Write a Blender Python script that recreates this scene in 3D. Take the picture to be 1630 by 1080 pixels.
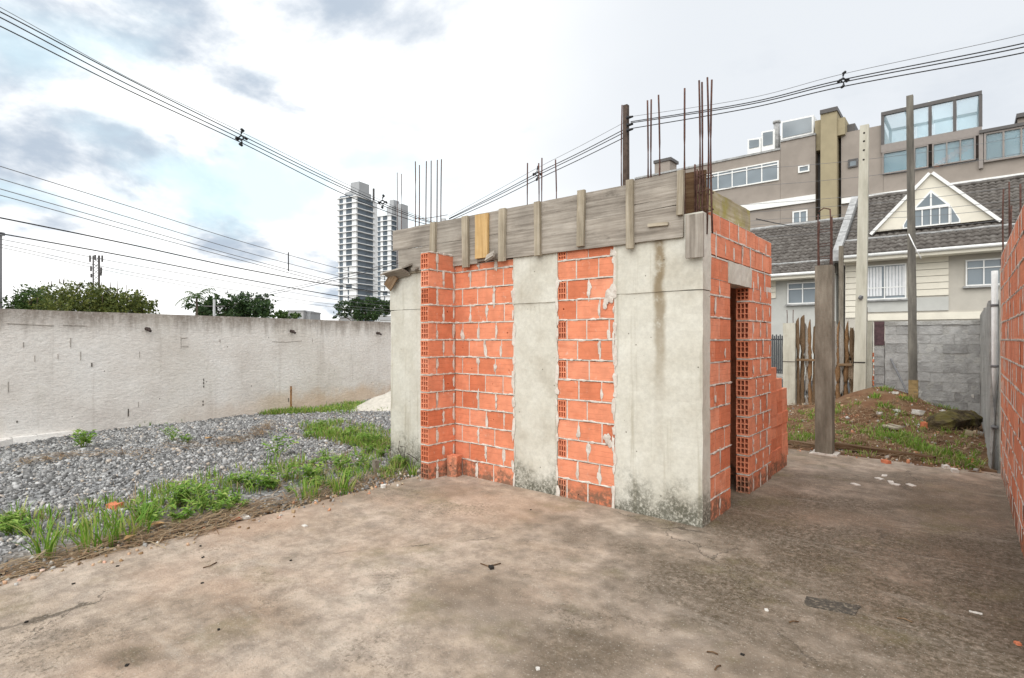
import bpy, bmesh, math, random
import numpy as np
from mathutils import Vector, Matrix, noise as mnoise

R = math.radians
for o in list(bpy.data.objects):
    bpy.data.objects.remove(o)
SC = bpy.context.scene
COL = SC.collection

# ------------------------------------------------------------------ camera
FPX, CX, CY, CAMZ = 871.0, 815.0, 540.0, 1.6
TH = R(39.6)
CT, ST = math.cos(TH), math.sin(TH)
cam = bpy.data.cameras.new('camera')
cam.sensor_width = 36.0
cam.lens = 36.0 * FPX / 1630.0
cam.clip_start = 0.05
cam.clip_end = 3000
camo = bpy.data.objects.new('camera', cam)
COL.objects.link(camo)
camo.location = (0, 0, CAMZ)
camo.rotation_euler = (R(90), 0, TH)
SC.camera = camo

# ------------------------------------------------------------------ light
SUN_DIR = Vector((0.20, -0.66, 0.76)).normalized()
EL = math.asin(SUN_DIR.z)
sun = bpy.data.lights.new('sun', 'SUN')
sun.energy = 1.5
sun.angle = R(75)
sun.color = (1.0, 0.965, 0.92)
suno = bpy.data.objects.new('sun', sun)
COL.objects.link(suno)
suno.rotation_euler = SUN_DIR.to_track_quat('Z', 'Y').to_euler()
suno.location = (0, 0, 30)

world = bpy.data.worlds.new('World')
SC.world = world
world.use_nodes = True
wt = world.node_tree
wt.nodes.clear()
OFF2, OFF1 = (14.05, 18.71, 7.9), (3.0, 12.7, 17.4)


class NT:
    """small helper for node trees"""
    def __init__(s, tree):
        s.t = tree
    def n(s, kind, **kw):
        nd = s.t.nodes.new(kind)
        for k, v in kw.items():
            setattr(nd, k, v)
        return nd
    def set(s, sock, v):
        if v is None:
            return
        if hasattr(v, 'is_linked'):
            s.t.links.new(v, sock)
        else:
            if sock.type == 'RGBA' and len(v) == 3:
                v = (v[0], v[1], v[2], 1)
            sock.default_value = v
    def math(s, op, a, b=None, c=None, clamp=False):
        nd = s.n('ShaderNodeMath', operation=op, use_clamp=clamp)
        for i, v in enumerate((a, b, c)):
            s.set(nd.inputs[i], v)
        return nd.outputs[0]
    def vmath(s, op, a, b=None):
        nd = s.n('ShaderNodeVectorMath', operation=op)
        s.set(nd.inputs[0], a)
        s.set(nd.inputs[1], b)
        return nd.outputs['Value'] if op in ('LENGTH', 'DOT_PRODUCT', 'DISTANCE') else nd.outputs[0]
    def noise(s, vec, scale, detail=4, rough=0.55, dist=0.0, lac=2.0):
        nd = s.n('ShaderNodeTexNoise')
        s.set(nd.inputs['Vector'], vec)
        s.set(nd.inputs['Scale'], scale)
        s.set(nd.inputs['Detail'], detail)
        s.set(nd.inputs['Roughness'], rough)
        s.set(nd.inputs['Distortion'], dist)
        return nd.outputs['Fac']
    def vor(s, vec, scale, feat='F1', out='Distance'):
        nd = s.n('ShaderNodeTexVoronoi', feature=feat)
        s.set(nd.inputs['Vector'], vec)
        s.set(nd.inputs['Scale'], scale)
        return nd.outputs[out]
    def sstep(s, v, a, b, lo=0.0, hi=1.0):
        nd = s.n('ShaderNodeMapRange', interpolation_type='SMOOTHSTEP')
        s.set(nd.inputs[0], v)
        for i, q in enumerate((a, b, lo, hi)):
            s.set(nd.inputs[i + 1], q)
        return nd.outputs[0]
    def ramp(s, fac, stops, interp='LINEAR'):
        nd = s.n('ShaderNodeValToRGB')
        cr = nd.color_ramp
        cr.interpolation = interp
        while len(cr.elements) < len(stops):
            cr.elements.new(0.5)
        for e, (p, c) in zip(cr.elements, stops):
            e.position = p
            e.color = (c[0], c[1], c[2], 1)
        s.set(nd.inputs[0], fac)
        return nd.outputs[0]
    def mix(s, fac, a, b, blend='MIX'):
        nd = s.n('ShaderNodeMix', data_type='RGBA', blend_type=blend)
        s.set(nd.inputs['Factor'], fac)
        s.set(nd.inputs[6], a)
        s.set(nd.inputs[7], b)
        return nd.outputs[2]
    def map(s, vec, scale=(1, 1, 1), loc=(0, 0, 0), rot=(0, 0, 0)):
        nd = s.n('ShaderNodeMapping')
        s.set(nd.inputs['Vector'], vec)
        nd.inputs['Scale'].default_value = scale
        nd.inputs['Location'].default_value = loc
        nd.inputs['Rotation'].default_value = rot
        return nd.outputs[0]
    def sep(s, vec):
        nd = s.n('ShaderNodeSeparateXYZ')
        s.set(nd.inputs[0], vec)
        return nd.outputs
    def comb(s, x, y, z):
        nd = s.n('ShaderNodeCombineXYZ')
        for i, v in enumerate((x, y, z)):
            s.set(nd.inputs[i], v)
        return nd.outputs[0]
    def pos(s):
        return s.n('ShaderNodeNewGeometry').outputs['Position']
    def island(s):
        return s.n('ShaderNodeNewGeometry').outputs['Random Per Island']
    def objc(s):
        return s.n('ShaderNodeTexCoord').outputs['Object']
    def rnd(s):
        return s.n('ShaderNodeObjectInfo').outputs['Random']
    def bump(s, h, strength=0.5, dist=0.01, normal=None):
        nd = s.n('ShaderNodeBump')
        s.set(nd.inputs['Strength'], strength)
        s.set(nd.inputs['Distance'], dist)
        s.set(nd.inputs['Height'], h)
        s.set(nd.inputs['Normal'], normal)
        return nd.outputs[0]


# sky: broken bright overcast over a clear blue sky
w = NT(wt)
gen = w.n('ShaderNodeTexCoord').outputs['Generated']
sky = w.n('ShaderNodeTexSky', sky_type='NISHITA', sun_disc=False)
sky.sun_elevation = EL
sky.sun_rotation = math.atan2(SUN_DIR.x, SUN_DIR.y)
sky.air_density = 1.0
sky.dust_density = 2.0
skyc = w.mix(1.0, sky.outputs[0], (0.08, 0.08, 0.08), 'MULTIPLY')
dx, dy, dz = w.sep(gen)
up = w.math('MAXIMUM', dz, 0.0)
den = w.math('ADD', up, 0.30)
pv = w.comb(w.math('DIVIDE', dx, den), w.math('DIVIDE', dy, den), 0.0)
# bright cloud deck with grey undersides
n2 = w.noise(w.map(pv, loc=OFF2), 1.35, 10, 0.57, 0.2)
grey = w.sstep(n2, 0.525, 0.66)
cloud = w.mix(grey, (0.66, 0.66, 0.655), (0.262, 0.305, 0.36))
# an even pale veil drawn over the right half of the sky
side = w.vmath('DOT_PRODUCT', gen, (math.cos(R(62)), math.sin(R(62)), 0.12))
n3 = w.noise(w.map(pv, loc=(1.0, 9.0, 5.0)), 0.7, 5, 0.5)
veil = w.sstep(w.math('ADD', side, w.math('MULTIPLY', w.math('SUBTRACT', n3, 0.5), 0.4)), 0.10, 0.62)
cloud = w.mix(w.math('MULTIPLY', veil, 0.88), cloud, (0.38, 0.402, 0.43))
# gaps showing the blue
n1 = w.noise(w.map(pv, loc=OFF1), 1.0, 6, 0.52, 0.25)
clear = w.math('MULTIPLY', w.sstep(n1, 0.55, 0.66), w.math('SUBTRACT', 1.0, veil))
skym = w.mix(w.math('MULTIPLY', clear, 0.8), cloud, w.mix(0.72, skyc, (0.47, 0.60, 0.63)))
bg = w.n('ShaderNodeBackground')
w.set(bg.inputs[0], skym)
bg.inputs[1].default_value = 1.0
wo = w.n('ShaderNodeOutputWorld')
wt.links.new(bg.outputs[0], wo.inputs[0])

SC.view_settings.view_transform = 'Standard'
SC.view_settings.look = 'None'
SC.view_settings.gamma = 1.0
SC.view_settings.use_curve_mapping = False
SC.view_settings.exposure = 1.03
SC.render.engine = 'CYCLES'
SC.cycles.max_bounces = 6
SC.cycles.transparent_max_bounces = 12
SC.cycles.use_denoising = True

# ------------------------------------------------------------------ pixel -> place
def ray(px):
    xc = (px - CX) / FPX
    return xc * CT - ST, xc * ST + CT
def onY(px, Y):
    a, b = ray(px)
    return Y * a / b
def onX(px, X):
    a, b = ray(px)
    return X * b / a
def depth(X, Y):
    return -X * ST + Y * CT
def zat(py, X, Y):
    return CAMZ + (CY - py) / FPX * depth(X, Y)
def gnd(px, py, z=0.0):
    D = (CAMZ - z) * FPX / (py - CY)
    a, b = ray(px)
    return a * D, b * D
def atD(px, D):
    a, b = ray(px)
    return a * D, b * D
def P3(px, py, D):
    x, y = atD(px, D)
    return Vector((x, y, CAMZ + (CY - py) / FPX * D))

# ------------------------------------------------------------------ mesh helpers
class MB:
    def __init__(s):
        s.v = []
        s.f = []
    def add(s, vs, fs):
        k = len(s.v)
        s.v += [tuple(q) for q in vs]
        s.f += [tuple(i + k for i in f) for f in fs]
        return s
    def box(s, x0, x1, y0, y1, z0, z1, M=None):
        vs = [Vector(p) for p in ((x0, y0, z0), (x1, y0, z0), (x1, y1, z0), (x0, y1, z0),
                                  (x0, y0, z1), (x1, y0, z1), (x1, y1, z1), (x0, y1, z1))]
        if M is not None:
            vs = [M @ q for q in vs]
        return s.add(vs, [(0, 3, 2, 1), (4, 5, 6, 7), (0, 1, 5, 4), (1, 2, 6, 5), (2, 3, 7, 6), (3, 0, 4, 7)])
    def tube(s, pts, r, n=6, r2=None, cap=True):
        pts = [Vector(p) for p in pts]
        m = len(pts)
        k = len(s.v)
        for i, p in enumerate(pts):
            d = (pts[min(i + 1, m - 1)] - pts[max(i - 1, 0)]).normalized()
            a = d.cross(Vector((0, 0, 1)))
            if a.length < 1e-3:
                a = d.cross(Vector((1, 0, 0)))
            a.normalize()
            b = d.cross(a)
            rr = r if r2 is None else r + (r2 - r) * i / (m - 1)
            if isinstance(r, (list, tuple)):
                rr = r[i]
            for j in range(n):
                t = 2 * math.pi * j / n
                s.v.append(tuple(p + a * (rr * math.cos(t)) + b * (rr * math.sin(t))))
        for i in range(m - 1):
            for j in range(n):
                s.f.append((k + i * n + j, k + i * n + (j + 1) % n, k + (i + 1) * n + (j + 1) % n, k + (i + 1) * n + j))
        if cap:
            s.f.append(tuple(k + j for j in range(n)))
            s.f.append(tuple(k + (m - 1) * n + j for j in reversed(range(n))))
        return s
    def prism(s, poly, y0, y1):
        """poly of (x,z) extruded along y"""
        n = len(poly)
        vs = [(x, y0, z) for x, z in poly] + [(x, y1, z) for x, z in poly]
        fs = [tuple(range(n)), tuple(reversed(range(n, 2 * n)))]
        fs += [(i, i + n, (i + 1) % n + n, (i + 1) % n) for i in range(n)]
        return s.add(vs, fs)
    def mesh(s, name, mat=None, smooth=False, fix=True):
        me = bpy.data.meshes.new(name)
        me.from_pydata(s.v, [], s.f)
        if fix:
            bm = bmesh.new()
            bm.from_mesh(me)
            bmesh.ops.recalc_face_normals(bm, faces=bm.faces)
            bm.to_mesh(me)
            bm.free()
        if mat:
            me.materials.append(mat)
        if smooth:
            me.polygons.foreach_set('use_smooth', [True] * len(me.polygons))
        return me
    def build(s, name, mat, parent=None, smooth=False, fix=True):
        return link(name, s.mesh(name, mat, smooth, fix), parent)

WL = {}
def link(name, me, parent=None, loc=None, rot=None):
    o = bpy.data.objects.new(name, me)
    COL.objects.link(o)
    if parent is not None:
        o.parent = parent
        p = WL.get(parent.name)
        if p is not None:
            o.matrix_parent_inverse = Matrix.Translation(-p)
    if loc is not None:
        o.location = loc
    if rot is not None:
        o.rotation_euler = rot
    return o
def tag(o, label, cat, group=None):
    o['label'] = label
    o['category'] = cat
    if group:
        o['group'] = group
    return o
def thing(name, label, cat, loc=(0, 0, 0), group=None):
    o = bpy.data.objects.new(name, None)
    COL.objects.link(o)
    o.location = loc
    o.empty_display_size = 0.2
    WL[o.name] = Vector(loc)
    return tag(o, label, cat, group)
def struct(o):
    o['kind'] = 'structure'
    return o
def stuff(o, label=None, cat=None):
    o['kind'] = 'stuff'
    if label:
        tag(o, label, cat)
    return o

def rough_box(x0, x1, y0, y1, z0, z1, step=0.08, amp=0.006, seed=0, freq=6.0, mb=None):
    """box with finely divided, slightly uneven faces"""
    bm = bmesh.new()
    nx, ny, nz = (max(1, min(90, round((b - a) / step))) for a, b in ((x0, x1), (y0, y1), (z0, z1)))
    vid = {}
    def vert(i, j, k):
        key = (i, j, k)
        if key not in vid:
            p = Vector((x0 + (x1 - x0) * i / nx, y0 + (y1 - y0) * j / ny, z0 + (z1 - z0) * k / nz))
            q = p * freq + Vector((seed * 7.1, seed * 3.3, seed * 1.7))
            d = mnoise.noise_vector(q) * amp + mnoise.noise_vector(q * 3.1) * (amp * 0.5)
            vid[key] = bm.verts.new(p + d)
        return vid[key]
    for i in range(nx):
        for j in range(ny):
            for k in (0, nz):
                bm.faces.new((vert(i, j, k), vert(i + 1, j, k), vert(i + 1, j + 1, k), vert(i, j + 1, k)))
    for i in range(nx):
        for k in range(nz):
            for j in (0, ny):
                bm.faces.new((vert(i, j, k), vert(i + 1, j, k), vert(i + 1, j, k + 1), vert(i, j, k + 1)))
    for j in range(ny):
        for k in range(nz):
            for i in (0, nx):
                bm.faces.new((vert(i, j, k), vert(i, j + 1, k), vert(i, j + 1, k + 1), vert(i, j, k + 1)))
    mb = mb or MB()
    bm.verts.index_update()
    mb.add([v.co for v in bm.verts], [[v.index for v in f.verts] for f in bm.faces])
    bm.free()
    return mb

def fast_mesh(name, verts, faces, mat, smooth=False):
    """numpy quads/tris -> mesh"""
    me = bpy.data.meshes.new(name)
    nv, nf, k = len(verts), len(faces), faces.shape[1]
    me.vertices.add(nv)
    me.vertices.foreach_set('co', np.ascontiguousarray(verts, dtype=np.float32).ravel())
    me.loops.add(nf * k)
    me.loops.foreach_set('vertex_index', np.ascontiguousarray(faces, dtype=np.int32).ravel())
    me.polygons.add(nf)
    me.polygons.foreach_set('loop_start', np.arange(0, nf * k, k, dtype=np.int32))
    me.polygons.foreach_set('loop_total', np.full(nf, k, dtype=np.int32))
    if smooth:
        me.polygons.foreach_set('use_smooth', np.ones(nf, dtype=bool))
    me.update(calc_edges=True)
    me.materials.append(mat)
    return me

# ------------------------------------------------------------------ materials
MATS = {}
def mat(name, fn, rough=0.9, spec=0.3):
    m = bpy.data.materials.new(name)
    m.use_nodes = True
    t = m.node_tree
    t.nodes.clear()
    q = NT(t)
    b = q.n('ShaderNodeBsdfPrincipled')
    o = q.n('ShaderNodeOutputMaterial')
    t.links.new(b.outputs[0], o.inputs[0])
    b.inputs['Roughness'].default_value = rough
    b.inputs['Specular IOR Level'].default_value = spec
    fn(q, b)
    MATS[name] = m
    return m
def plain(name, col, rough=0.7, spec=0.3, var=0.12, scale=6.0, metal=0.0, bump=0.0):
    def fn(q, b):
        n = q.noise(q.objc(), scale, 5, 0.6)
        f = q.sstep(n, 0.3, 0.7, 1 - var, 1 + var)
        c = q.mix(1.0, col, q.comb(f, f, f), 'MULTIPLY')
        q.set(b.inputs['Base Color'], c)
        b.inputs['Metallic'].default_value = metal
        if bump:
            q.set(b.inputs['Normal'], q.bump(q.noise(q.objc(), scale * 8, 4), bump, 0.01))
    return mat(name, fn, rough, spec)

def m_brick(q, b):
    oc = q.objc()
    r = q.rnd()
    rv = q.math('MULTIPLY', r, 37.0)
    p = q.vmath('ADD', oc, q.comb(rv, q.math('MULTIPLY', r, 91.0), 0.0))
    base = q.ramp(r, [(0.0, (0.54, 0.160, 0.078)), (0.15, (0.62, 0.210, 0.110)), (0.4, (0.67, 0.240, 0.132)), (0.75, (0.71, 0.285, 0.170)), (1.0, (0.60, 0.200, 0.108))])
    n = q.noise(p, 9.0, 5, 0.6)
    f = q.sstep(n, 0.25, 0.75, 0.86, 1.12)
    base = q.mix(1.0, base, q.comb(f, f, f), 'MULTIPLY')
    # light mortar wash and fine scuffs
    sm = q.sstep(q.noise(q.map(p, scale=(1.2, 1, 1.0)), 13.0, 6, 0.68, 0.4), 0.60, 0.72)
    base = q.mix(q.math('MULTIPLY', sm, 0.55), base, (0.66, 0.50, 0.41))
    kiln = q.sstep(q.noise(q.map(p, scale=(0.8, 1, 3.0), loc=(5, 5, 5)), 4.0, 5, 0.6), 0.54, 0.74)
    base = q.mix(q.math('MULTIPLY', kiln, 0.45), base, (0.46, 0.12, 0.055))
    # mildew and splash stains low on the wall, ragged
    wz = q.sep(q.pos())[2]
    wn = q.noise(q.pos(), 5.0, 5, 0.65)
    st = q.math('MULTIPLY', q.sstep(q.math('ADD', wz, q.math('MULTIPLY', wn, -0.55)), -0.20, -0.06, 1.0, 0.0), q.sstep(q.noise(q.pos(), 22.0, 5, 0.7), 0.32, 0.58))
    base = q.mix(q.math('MULTIPLY', st, 0.8), base, (0.10, 0.085, 0.06))
    base0 = base
    oz = q.sep(oc)[2]
    saw = q.math('PINGPONG', q.math('ADD', oz, 0.024), 0.0235)
    groove = q.sstep(saw, 0.0, 0.0045)
    gl_ = q.math('MULTIPLY', q.math('SUBTRACT', 1.0, groove), q.sstep(q.noise(q.map(p, scale=(1, 1, 4)), 6.0, 4), 0.42, 0.6, 0.0, 0.38))
    q.set(b.inputs['Base Color'], q.mix(gl_, base0, (0.30, 0.085, 0.045)))
    h = q.math('ADD', q.math('MULTIPLY', groove, 0.5), q.math('MULTIPLY', q.noise(p, 60.0, 4), 0.6))
    q.set(b.inputs['Normal'], q.bump(h, 0.42, 0.004))
BRICK = mat('brick_clay', m_brick, 0.85, 0.25)

def m_mortar(q, b):
    p = q.pos()
    n = q.noise(p, 14.0, 6, 0.65)
    q.set(b.inputs['Base Color'], q.ramp(n, [(0.3, (0.43, 0.36, 0.31)), (0.5, (0.58, 0.53, 0.47)), (0.7, (0.68, 0.645, 0.59))]))
    q.set(b.inputs['Normal'], q.bump(q.noise(p, 90.0, 4), 0.6, 0.006))
MORTAR = mat('mortar', m_mortar, 0.95, 0.2)

def m_column(q, b):
    p = q.pos()
    x, y, z = q.sep(p)
    n = q.noise(p, 2.2, 6, 0.6)
    base = q.ramp(n, [(0.3, (0.45, 0.42, 0.35)), (0.5, (0.55, 0.53, 0.46)), (0.7, (0.61, 0.595, 0.53))])
    fine = q.noise(p, 26.0, 5, 0.7)
    f = q.sstep(fine, 0.25, 0.75, 0.90, 1.08)
    base = q.mix(1.0, base, q.comb(f, f, f), 'MULTIPLY')
    # runs of rusty water
    sv = q.map(p, scale=(5.5, 5.5, 0.28))
    s1 = q.sstep(q.noise(sv, 1.6, 5, 0.6), 0.57, 0.75)
    base = q.mix(q.math('MULTIPLY', s1, 0.55), base, (0.27, 0.235, 0.16))
    # one wide run below the formwork end
    xx = q.math('ADD', x, q.math('MULTIPLY', q.noise(p, 5.0, 4), 0.08))
    d = q.math('ABSOLUTE', q.math('SUBTRACT', xx, STREAK_X + 0.04))
    run = q.math('MULTIPLY', q.sstep(d, 0.015, 0.075, 1.0, 0.0), q.sstep(q.math('ADD', z, q.math('MULTIPLY', q.noise(p, 3.0, 4), 0.9)), 0.9, 2.7))
    run = q.math('MULTIPLY', run, q.sstep(q.noise(p, 7.0, 5, 0.7), 0.25, 0.5))
    base = q.mix(q.math('MULTIPLY', run, 0.85), base, (0.20, 0.145, 0.075))
    # mildew creeping up from the floor
    mn = q.noise(p, 4.5, 7, 0.72)
    m1 = q.sstep(q.math('ADD', z, q.math('MULTIPLY', mn, -0.95)), -0.46, -0.08, 1.0, 0.0)
    m1 = q.math('MULTIPLY', m1, q.sstep(q.noise(p, 38.0, 5, 0.75), 0.30, 0.56))
    base = q.mix(q.math('MULTIPLY', m1, 0.9), base, (0.075, 0.072, 0.05))
    # blow holes
    v = q.vor(p, 11.0)
    hole = q.math('MULTIPLY', q.sstep(v, 0.05, 0.10, 1.0, 0.0), q.sstep(q.noise(p, 3.0, 2), 0.5, 0.56))
    base = q.mix(q.math('MULTIPLY', hole, 0.8), base, (0.13, 0.12, 0.09))
    q.set(b.inputs['Base Color'], base)
    h = q.math('ADD', q.math('MULTIPLY', q.noise(p, 40.0, 5, 0.7), 0.5), q.math('MULTIPLY', hole, -1.0))
    q.set(b.inputs['Normal'], q.bump(h, 0.5, 0.006))
STREAK_X = onY(1050, 4.6)
COLUMN = mat('cast_concrete', m_column, 0.85, 0.3)

def m_post(q, b):
    p = q.pos()
    n = q.noise(q.map(p, scale=(6, 6, 1.2)), 1.5, 6, 0.65)
    base = q.ramp(n, [(0.3, (0.115, 0.098, 0.075)), (0.5, (0.19, 0.165, 0.13)), (0.72, (0.29, 0.26, 0.21))])
    q.set(b.inputs['Base Color'], base)
    q.set(b.inputs['Normal'], q.bump(q.noise(p, 45.0, 5, 0.7), 0.6, 0.008))
POST = mat('weathered_concrete', m_post, 0.9, 0.2)

def m_darkpole(q, b):
    p = q.pos()
    n = q.noise(q.map(p, scale=(6, 6, 0.8)), 1.5, 7, 0.68)
    q.set(b.inputs['Base Color'], q.ramp(n, [(0.3, (0.075, 0.070, 0.062)), (0.5, (0.135, 0.125, 0.108)), (0.72, (0.24, 0.225, 0.19))]))
    q.set(b.inputs['Normal'], q.bump(q.noise(p, 45.0, 5, 0.7), 0.7, 0.01))
DARKPOLE = mat('dark_weathered_pole', m_darkpole, 0.9, 0.2)
def m_lightpost(q, b):
    p = q.pos()
    n = q.noise(q.map(p, scale=(5, 5, 0.9)), 1.5, 6, 0.65)
    base = q.ramp(n, [(0.3, (0.36, 0.345, 0.28)), (0.5, (0.47, 0.45, 0.375)), (0.72, (0.55, 0.535, 0.46))])
    q.set(b.inputs['Base Color'], base)
    q.set(b.inputs['Normal'], q.bump(q.noise(p, 45.0, 5, 0.7), 0.45, 0.008))
PALEPOST = mat('pale_concrete', m_lightpost, 0.85, 0.25)

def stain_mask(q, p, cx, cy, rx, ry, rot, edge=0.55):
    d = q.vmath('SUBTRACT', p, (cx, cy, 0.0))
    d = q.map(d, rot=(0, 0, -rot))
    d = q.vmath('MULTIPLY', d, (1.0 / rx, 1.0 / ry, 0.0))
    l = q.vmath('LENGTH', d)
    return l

def m_slab(q, b):
    p = q.pos()
    n = q.noise(p, 0.8, 8, 0.66, 0.4)
    base = q.ramp(n, [(0.26, (0.25, 0.180, 0.125)), (0.40, (0.365, 0.285, 0.215)), (0.55, (0.46, 0.375, 0.30)), (0.72, (0.535, 0.455, 0.375))])
    n2 = q.noise(p, 6.5, 8, 0.74)
    f = q.sstep(n2, 0.30, 0.70, 0.62, 1.26)
    base = q.mix(1.0, base, q.comb(f, f, f), 'MULTIPLY')
    pink = q.sstep(q.noise(q.map(p, loc=(4, 9, 0)), 0.6, 5, 0.58), 0.48, 0.66)
    base = q.mix(q.math('MULTIPLY', pink, 0.4), base, (0.52, 0.345, 0.24))
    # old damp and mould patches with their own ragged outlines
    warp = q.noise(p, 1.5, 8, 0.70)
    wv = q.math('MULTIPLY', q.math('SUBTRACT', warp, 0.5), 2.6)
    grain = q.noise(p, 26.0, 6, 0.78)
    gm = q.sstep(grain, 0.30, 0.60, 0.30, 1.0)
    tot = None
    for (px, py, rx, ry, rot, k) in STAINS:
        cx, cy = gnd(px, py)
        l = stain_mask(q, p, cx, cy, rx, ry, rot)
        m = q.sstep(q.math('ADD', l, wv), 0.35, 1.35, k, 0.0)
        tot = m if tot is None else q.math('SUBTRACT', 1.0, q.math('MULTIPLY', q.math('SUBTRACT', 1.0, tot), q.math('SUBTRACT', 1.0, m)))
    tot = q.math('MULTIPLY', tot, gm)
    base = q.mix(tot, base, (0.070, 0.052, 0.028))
    moss = q.sstep(q.noise(q.map(p, loc=(2, 5, 0)), 1.3, 7, 0.70), 0.52, 0.68)
    base = q.mix(q.math('MULTIPLY', moss, 0.42), base, (0.17, 0.145, 0.06))
    # colonies of mould specks
    col = q.sstep(q.noise(q.map(p, loc=(11, 6, 0)), 1.0, 8, 0.72), 0.50, 0.62)
    spk = q.math('MULTIPLY', col, q.sstep(q.noise(p, 34.0, 7, 0.8), 0.51, 0.57))
    base = q.mix(q.math('MULTIPLY', spk, 0.62), base, (0.10, 0.08, 0.05))
    # hairline cracks
    ck = q.n('ShaderNodeTexVoronoi', feature='DISTANCE_TO_EDGE')
    q.set(ck.inputs['Vector'], q.vmath('ADD', p, q.comb(q.math('MULTIPLY', warp, 0.7), q.math('MULTIPLY', q.noise(p, 3.0, 6, 0.7), 0.35), 0.0)))
    q.set(ck.inputs['Scale'], 0.33)
    crack = q.sstep(ck.outputs['Distance'], 0.0012, 0.0034, 1.0, 0.0)
    crack = q.math('MULTIPLY', crack, q.sstep(q.noise(p, 0.9, 3), 0.47, 0.55))
    base = q.mix(q.math('MULTIPLY', crack, 0.75), base, (0.07, 0.055, 0.04))
    # wiped trowel arcs of paler cement
    arc = q.sstep(q.noise(q.map(p, scale=(0.5, 2.2, 1), rot=(0, 0, 0.5)), 1.6, 7, 0.66, 0.8), 0.56, 0.72)
    base = q.mix(q.math('MULTIPLY', arc, 0.35), base, (0.45, 0.40, 0.335))
    # dark grains and pale aggregate
    sp = q.sstep(q.noise(p, 48.0, 4, 0.8), 0.56, 0.66)
    base = q.mix(q.math('MULTIPLY', sp, 0.5), base, (0.15, 0.115, 0.08))
    sp2 = q.sstep(q.noise(q.map(p, loc=(7, 3, 1)), 62.0, 3, 0.75), 0.58, 0.68)
    base = q.mix(q.math('MULTIPLY', sp2, 0.5), base, (0.60, 0.56, 0.49))
    q.set(b.inputs['Base Color'], base)
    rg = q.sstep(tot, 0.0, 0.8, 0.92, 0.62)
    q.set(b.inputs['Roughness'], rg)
    h = q.math('ADD', q.math('MULTIPLY', q.noise(p, 9.0, 9, 0.8), 1.0), q.math('MULTIPLY', q.noise(p, 70.0, 4, 0.8), 0.7))
    q.set(b.inputs['Normal'], q.bump(h, 1.0, 0.015))
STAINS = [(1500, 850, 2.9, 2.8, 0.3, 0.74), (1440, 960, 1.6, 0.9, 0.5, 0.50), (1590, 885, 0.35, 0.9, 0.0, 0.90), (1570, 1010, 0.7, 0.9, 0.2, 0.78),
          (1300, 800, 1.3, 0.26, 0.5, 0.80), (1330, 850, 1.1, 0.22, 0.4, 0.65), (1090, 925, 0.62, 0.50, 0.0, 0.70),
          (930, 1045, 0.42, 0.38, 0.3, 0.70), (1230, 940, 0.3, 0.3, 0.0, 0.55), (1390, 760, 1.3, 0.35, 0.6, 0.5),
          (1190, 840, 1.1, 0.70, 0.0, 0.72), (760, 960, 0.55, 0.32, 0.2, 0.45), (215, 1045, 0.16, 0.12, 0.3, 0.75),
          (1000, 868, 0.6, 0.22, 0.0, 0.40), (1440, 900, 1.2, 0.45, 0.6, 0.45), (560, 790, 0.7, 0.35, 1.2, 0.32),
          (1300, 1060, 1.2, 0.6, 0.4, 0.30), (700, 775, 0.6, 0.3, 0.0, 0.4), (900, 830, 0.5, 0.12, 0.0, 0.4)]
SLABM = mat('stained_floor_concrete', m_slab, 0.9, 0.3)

def m_ground(q, b):
    p = q.pos()
    n = q.noise(p, 1.2, 7, 0.65)
    base = q.ramp(n, [(0.3, (0.10, 0.075, 0.05)), (0.5, (0.17, 0.14, 0.105)), (0.7, (0.23, 0.20, 0.15))])
    q.set(b.inputs['Base Color'], base)
    q.set(b.inputs['Normal'], q.bump(q.noise(p, 20.0, 6, 0.7), 0.8, 0.03))
GROUND = mat('bare_earth', m_ground, 0.95, 0.15)

def m_gravelbed(q, b):
    p = q.pos()
    v = q.vor(p, 28.0, 'F1', 'Color')
    g = q.sep(v)[0]
    n = q.noise(p, 1.5, 6, 0.65)
    stone = q.ramp(g, [(0.0, (0.11, 0.11, 0.11)), (0.5, (0.22, 0.22, 0.22)), (1.0, (0.38, 0.38, 0.38))])
    soil = q.mix(1.0, (0.16, 0.12, 0.08), (1, 1, 1), 'MULTIPLY')
    x = q.sep(p)[0]
    edge = q.sstep(q.math('ADD', x, q.math('MULTIPLY', n, -1.2)), -6.7, -5.9)
    far = q.sstep(q.math('ADD', q.sep(p)[1], q.math('MULTIPLY', n, -2.5)), 7.6, 8.8)
    q.set(b.inputs['Base Color'], q.mix(q.math('MAXIMUM', edge, far), stone, soil))
    q.set(b.inputs['Normal'], q.bump(q.vor(p, 28.0), 0.8, 0.03))
GRAVBED = mat('gravel_bed_soil', m_gravelbed, 0.95, 0.2)

def m_stone(q, b):
    r = q.island()
    base = q.ramp(r, [(0.0, (0.09, 0.088, 0.085)), (0.35, (0.19, 0.187, 0.182)), (0.7, (0.31, 0.307, 0.30)), (0.90, (0.50, 0.495, 0.485)), (1.0, (0.42, 0.34, 0.26))])
    q.set(b.inputs['Base Color'], base)
STONE = mat('crushed_granite', m_stone, 0.9, 0.25)

def m_redsoil(q, b):
    p = q.pos()
    n = q.noise(p, 1.7, 7, 0.7)
    base = q.ramp(n, [(0.3, (0.10, 0.06, 0.035)), (0.48, (0.19, 0.10, 0.055)), (0.7, (0.24, 0.17, 0.10))])
    q.set(b.inputs['Base Color'], base)
    q.set(b.inputs['Normal'], q.bump(q.noise(p, 18.0, 7, 0.75), 0.9, 0.05))
REDSOIL = mat('reddish_soil', m_redsoil, 0.95, 0.15)

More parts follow.
